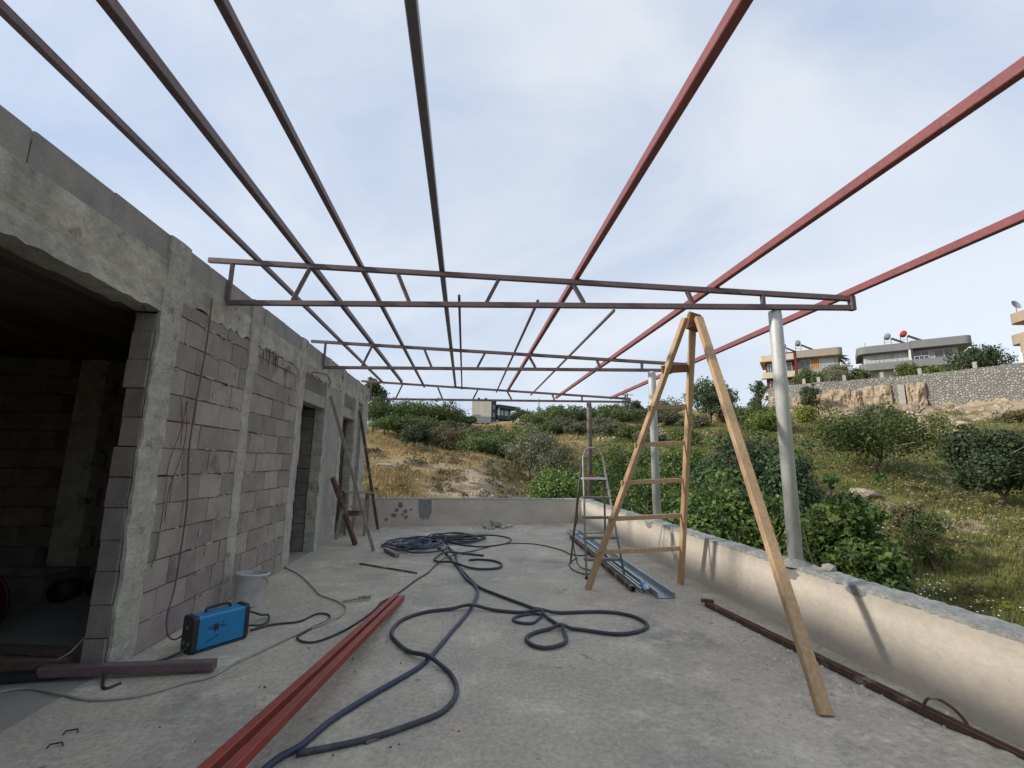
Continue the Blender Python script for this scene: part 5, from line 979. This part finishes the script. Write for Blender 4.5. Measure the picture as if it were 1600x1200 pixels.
# grey duplex
B = House('grey_house', 'grey two storey house with rounded flat roof edges above the stone wall', (68.46, 72.89, 15.5), (79.63, 63.16))
LB = 14.8
B.box('wall', 'h_wall', .9, LB-1.6, 1.6, 9, 13.5, 21.4); B.slab('roof', 'h_grey', 0, 7.2, 0, 9.5, 21.35, 22.6, 1.4, 0); B.slab('roof', 'h_grey', 7.25, LB, -.15, 9.5, 21.45, 22.75, 0, 1.0)
B.slab('balcony', 'h_grey', .1, 7.2, 0, 1.7, 18.3, 19.5, 1.2, 0); B.slab('balcony', 'h_grey', 7.25, 12.4, 0, 1.7, 18.3, 19.6); B.box('party_wall', 'h_white', 6.95, 7.2, .1, 1.6, 15.5, 21.35); B.box('party_wall', 'h_dark', 7.22, 7.5, .1, 1.6, 15.5, 21.4)
for u0, u1, g_ in ((1.2, 2.4, 'h_curtain'), (2.6, 4.4, 'h_curtain'), (5.1, 6.8, 'h_curtain'), (7.7, 9.6, 'h_glass'), (10.3, 12.6, 'h_glass')): B.win(u0, u1, 18.9, 21.1, 1.6, g_)
for u0, u1, g_ in ((1.2, 2.2, 'h_glass'), (2.6, 4.4, 'h_curtain'), (5.1, 6.6, 'h_curtain'), (8, 9.6, 'h_glass'), (10.5, 12.2, 'h_glass')): B.win(u0, u1, 15.8, 17.9, 1.6, g_)
B.rail(.9, 6.9, .12, 19.5); B.rail(7.6, 9.4, .12, 19.6)
for u in (1.1, 4.75, 9.95): B.box('pillar', 'h_wall', u, u+.3, .2, .5, 15.3, 18.3)
solar(B, 4.6, 2.5, 22.6, 'h_roof', 'grey solar water tank on a steel stand on the grey house roof'); solar(B, 6.8, 2.5, 22.75, 'red_pl', 'red solar water tank on the grey house roof')
B.box('roof_shed', 'h_white', 8.2, 10.3, 4.5, 6, 22.75, 23.7)
tag(MB().tube([B.P(1.3, 1, 22.6), B.P(1.3, 1, 23.5)], .05, 6).build('antenna_mast', 'steel_dark'), 'short mast on the left end of the grey house roof', 'antenna')
# cream and red house
Ah = House('cream_red_house', 'cream and dark red house with tan right half above the rocks', (56.56, 82.47, 14.5), (67.53, 74.03)); LA = 13.8
Ah.box('wall', 'h_red', .9, 5.9, 1.2, 9, 13.0, 21.9); Ah.box('wall', 'h_wall', 6.2, 12.6, 1.4, 9, 13.0, 21.9); Ah.box('party_wall', 'h_red', 5.75, 6.15, -.1, 1.4, 14.5, 22.3)
Ah.slab('roof', 'h_cream', 0, 5.7, -.1, 9, 21.6, 22.75, .4, 0); Ah.slab('roof', 'h_tan', 6.2, 13.3, -.1, 9, 21.75, 23.1, 0, 1.0); Ah.slab('balcony', 'h_cream', .1, 5.7, -.1, 1.3, 18.3, 19.4, .4, 0); Ah.slab('balcony', 'h_tan', 6.2, LA, -.1, 1.5, 18.4, 19.5, 0, 1.3)
Ah.box('roof_tiles', 'h_red', 3.6, 9.5, 2.2, 7, 22.9, 23.5)
for u0, u1, z0, g_ in ((3.6, 5.3, 19.2, 'h_glass'), (1.3, 2.2, 19.2, 'h_glass'), (6.6, 8.3, 19.4, 'h_glass'), (9.7, 11.9, 19.4, 'h_curtain'), (1.5, 2.8, 15.8, 'h_glass'), (3.6, 5.3, 15.8, 'h_glass'), (6.6, 8.6, 15.8, 'h_glass'), (9.5, 11.5, 15.8, 'h_glass')): Ah.win(u0, u1, z0, z0+2, 1.2 if u0 < 6 else 1.4, g_)
Ah.box('door', 'h_orange', 8.5, 9.5, 1.28, 1.38, 19.4, 21.6); Ah.rail(6.6, 12.4, .05, 19.5, 'steel_dark'); Ah.box('garden_wall', 'h_white', -.6, 1.0, -.6, -.3, 14.0, 15.6)
solar(Ah, 4.2, 2, 22.75, 'h_roof', 'left grey solar water tank on the cream and red house'); solar(Ah, 6.6, 2, 23.1, 'h_roof', 'right grey solar water tank on the cream and red house')
# ochre house at the right edge
Cx, Cy = polar(53.4, 82); C2 = polar(57.5, 76); Ch = House('ochre_house', 'ochre house with stacked rounded balconies at the right edge', (Cx, Cy, 14), C2)
Ch.box('wall', 'h_ochre', 1.2, 7, 1.5, 9, 10.3, 19.4); Ch.slab('roof', 'h_ochre', 1.0, 7, -.2, 9, 19.0, 20.2, 1.0, 0); Ch.slab('balcony', 'h_ochre', .1, 4, .4, 2.5, 16.6, 17.8, .9, 0); Ch.slab('balcony', 'h_ochre', 1.8, 7, -.4, 2.5, 15.2, 16.5, 1, 0); Ch.slab('balcony', 'h_ochre', .3, 7, -1, 2.5, 12.4, 13.5, .8, 0); Ch.box('pillar', 'h_white', 2.4, 2.7, -.6, -.3, 10.8, 15.2); Ch.win(1.6, 2.4, 17.7, 18.9, 1.5); Ch.win(3, 4.6, 13.7, 15.0, 1.5)
Ch.box('red_hut', 'h_red', -1.0, -.2, -1.6, -.8, 10.6, 12.7)
dsh = thing('satellite_dish', 'grey satellite dish on the ochre house roof at the right edge', 'satellite dish', Ch.P(1.6, .6, 20.2)); MB().tube([Ch.P(1.6, .6, 20.2), Ch.P(1.6, .6, 21.1)], .05, 6).build('mast', 'steel_dark', dsh)
MB().lathe([(0, 0), (.3, .04), (.5, .12), (.6, .2)], Ch.P(1.6, .5, 21.3), 16, Matrix.Rotation(R(70), 3, 'X')).build('dish', 'h_roof', dsh, True)
# distant apartment block
Dh = House('apartment_block', 'distant navy apartment block with blank sandy side wall', (10.6, 189.7, 14), (21.5, 199), 'building')
Dh.box('wall', 'h_navy', 0, 2.6, .0, 9, 12, 27.2); Dh.box('wall', 'h_navy', 2.6, 12, .8, 9, 12, 24.6)
Dn = Vector((2.5, 189.98, 0)); sd = House('x', 'x', (2.5, 190.0, 14), (10.6, 189.7)); bpy.data.objects.remove(sd.root); sd.root = Dh.root
sd.box('side_wall', 'h_sand', 0, 7.95, 0, 8, 17.6, 26.9); sd.box('side_wall', 'h_sand', 4.0, 7.95, -.25, 0, 20.2, 26.7); sd.box('bare_plaster', 'h_roof', .5, 7.9, -.30, -.26, 17.7, 19.9); sd.box('bare_plaster', 'h_roof', .5, 3.4, -.31, -.02, 19.9, 21.0)
for u in (.2, 3.2, 5.2, 7.3): sd.box('pillar', 'h_sand', u, u+.5, .1, .6, 12.5, 17.6)
sd.box('ground_floor', 'h_dark', .8, 7.4, 2, 8, 12.5, 17.6)
for z in (17.0, 20.3, 23.6): Dh.win(.7, 1.7, z, z+1.5, 0, 'h_glass', 'h_white', 1)
Dh.slab('roof', 'h_navy', 3.0, 14.2, -1.2, 9, 24.0, 25.6); Dh.slab('balcony', 'h_navy', 3.0, 13, -1.0, 1, 19.6, 21.2); Dh.box('pillar', 'h_white', 3.0, 3.35, -1.1, -.8, 20.8, 24.2)
for u0, u1 in ((4, 5.8), (6.4, 7.6), (8.4, 10.6)): Dh.win(u0, u1, 21.4, 23.6, .8, 'h_curtain')
Dh.win(3.2, 5, 17.6, 19.3, .8, 'h_curtain'); Dh.box('ground_front', 'h_wall', 6, 11, .7, .8, 16.5, 19)
for k, u in enumerate((2.6, 5.6)): solar_t = tag(MB().lathe([(0, 0), (.6, 0), (.6, 1.2), (.4, 1.5), (0, 1.55)], sd.P(u, 3, 26.9), 14).build('water_tank', 'h_dark', smooth=True), ['left dark water tank on the distant apartment block', 'right dark water tank on the distant apartment block'][k], 'water tank', 'water tanks on the apartment block')
# utility poles on the ridge
for k, (az, r_, zt, lab) in enumerate(((9.1, 130, 19.6, 'utility pole with cross arm on the ridge right of the apartment block'), (19.9, 118, 19.2, 'utility pole with cross arm on the skyline left of the middle post'))):
    x, y = polar(az, r_); t_ = thing('utility_pole', lab, 'utility pole', (x, y, gz(x, y)), 'utility poles'); MB().tube([(x, y, gz(x, y)-.3), (x, y, zt)], [.16, .11], 8).build('pole', 'bark', t_); MB().bar((x-1.5, y, zt-.4), (x+1.5, y, zt-.4), .14, .14).build('cross_arm', 'bark', t_)
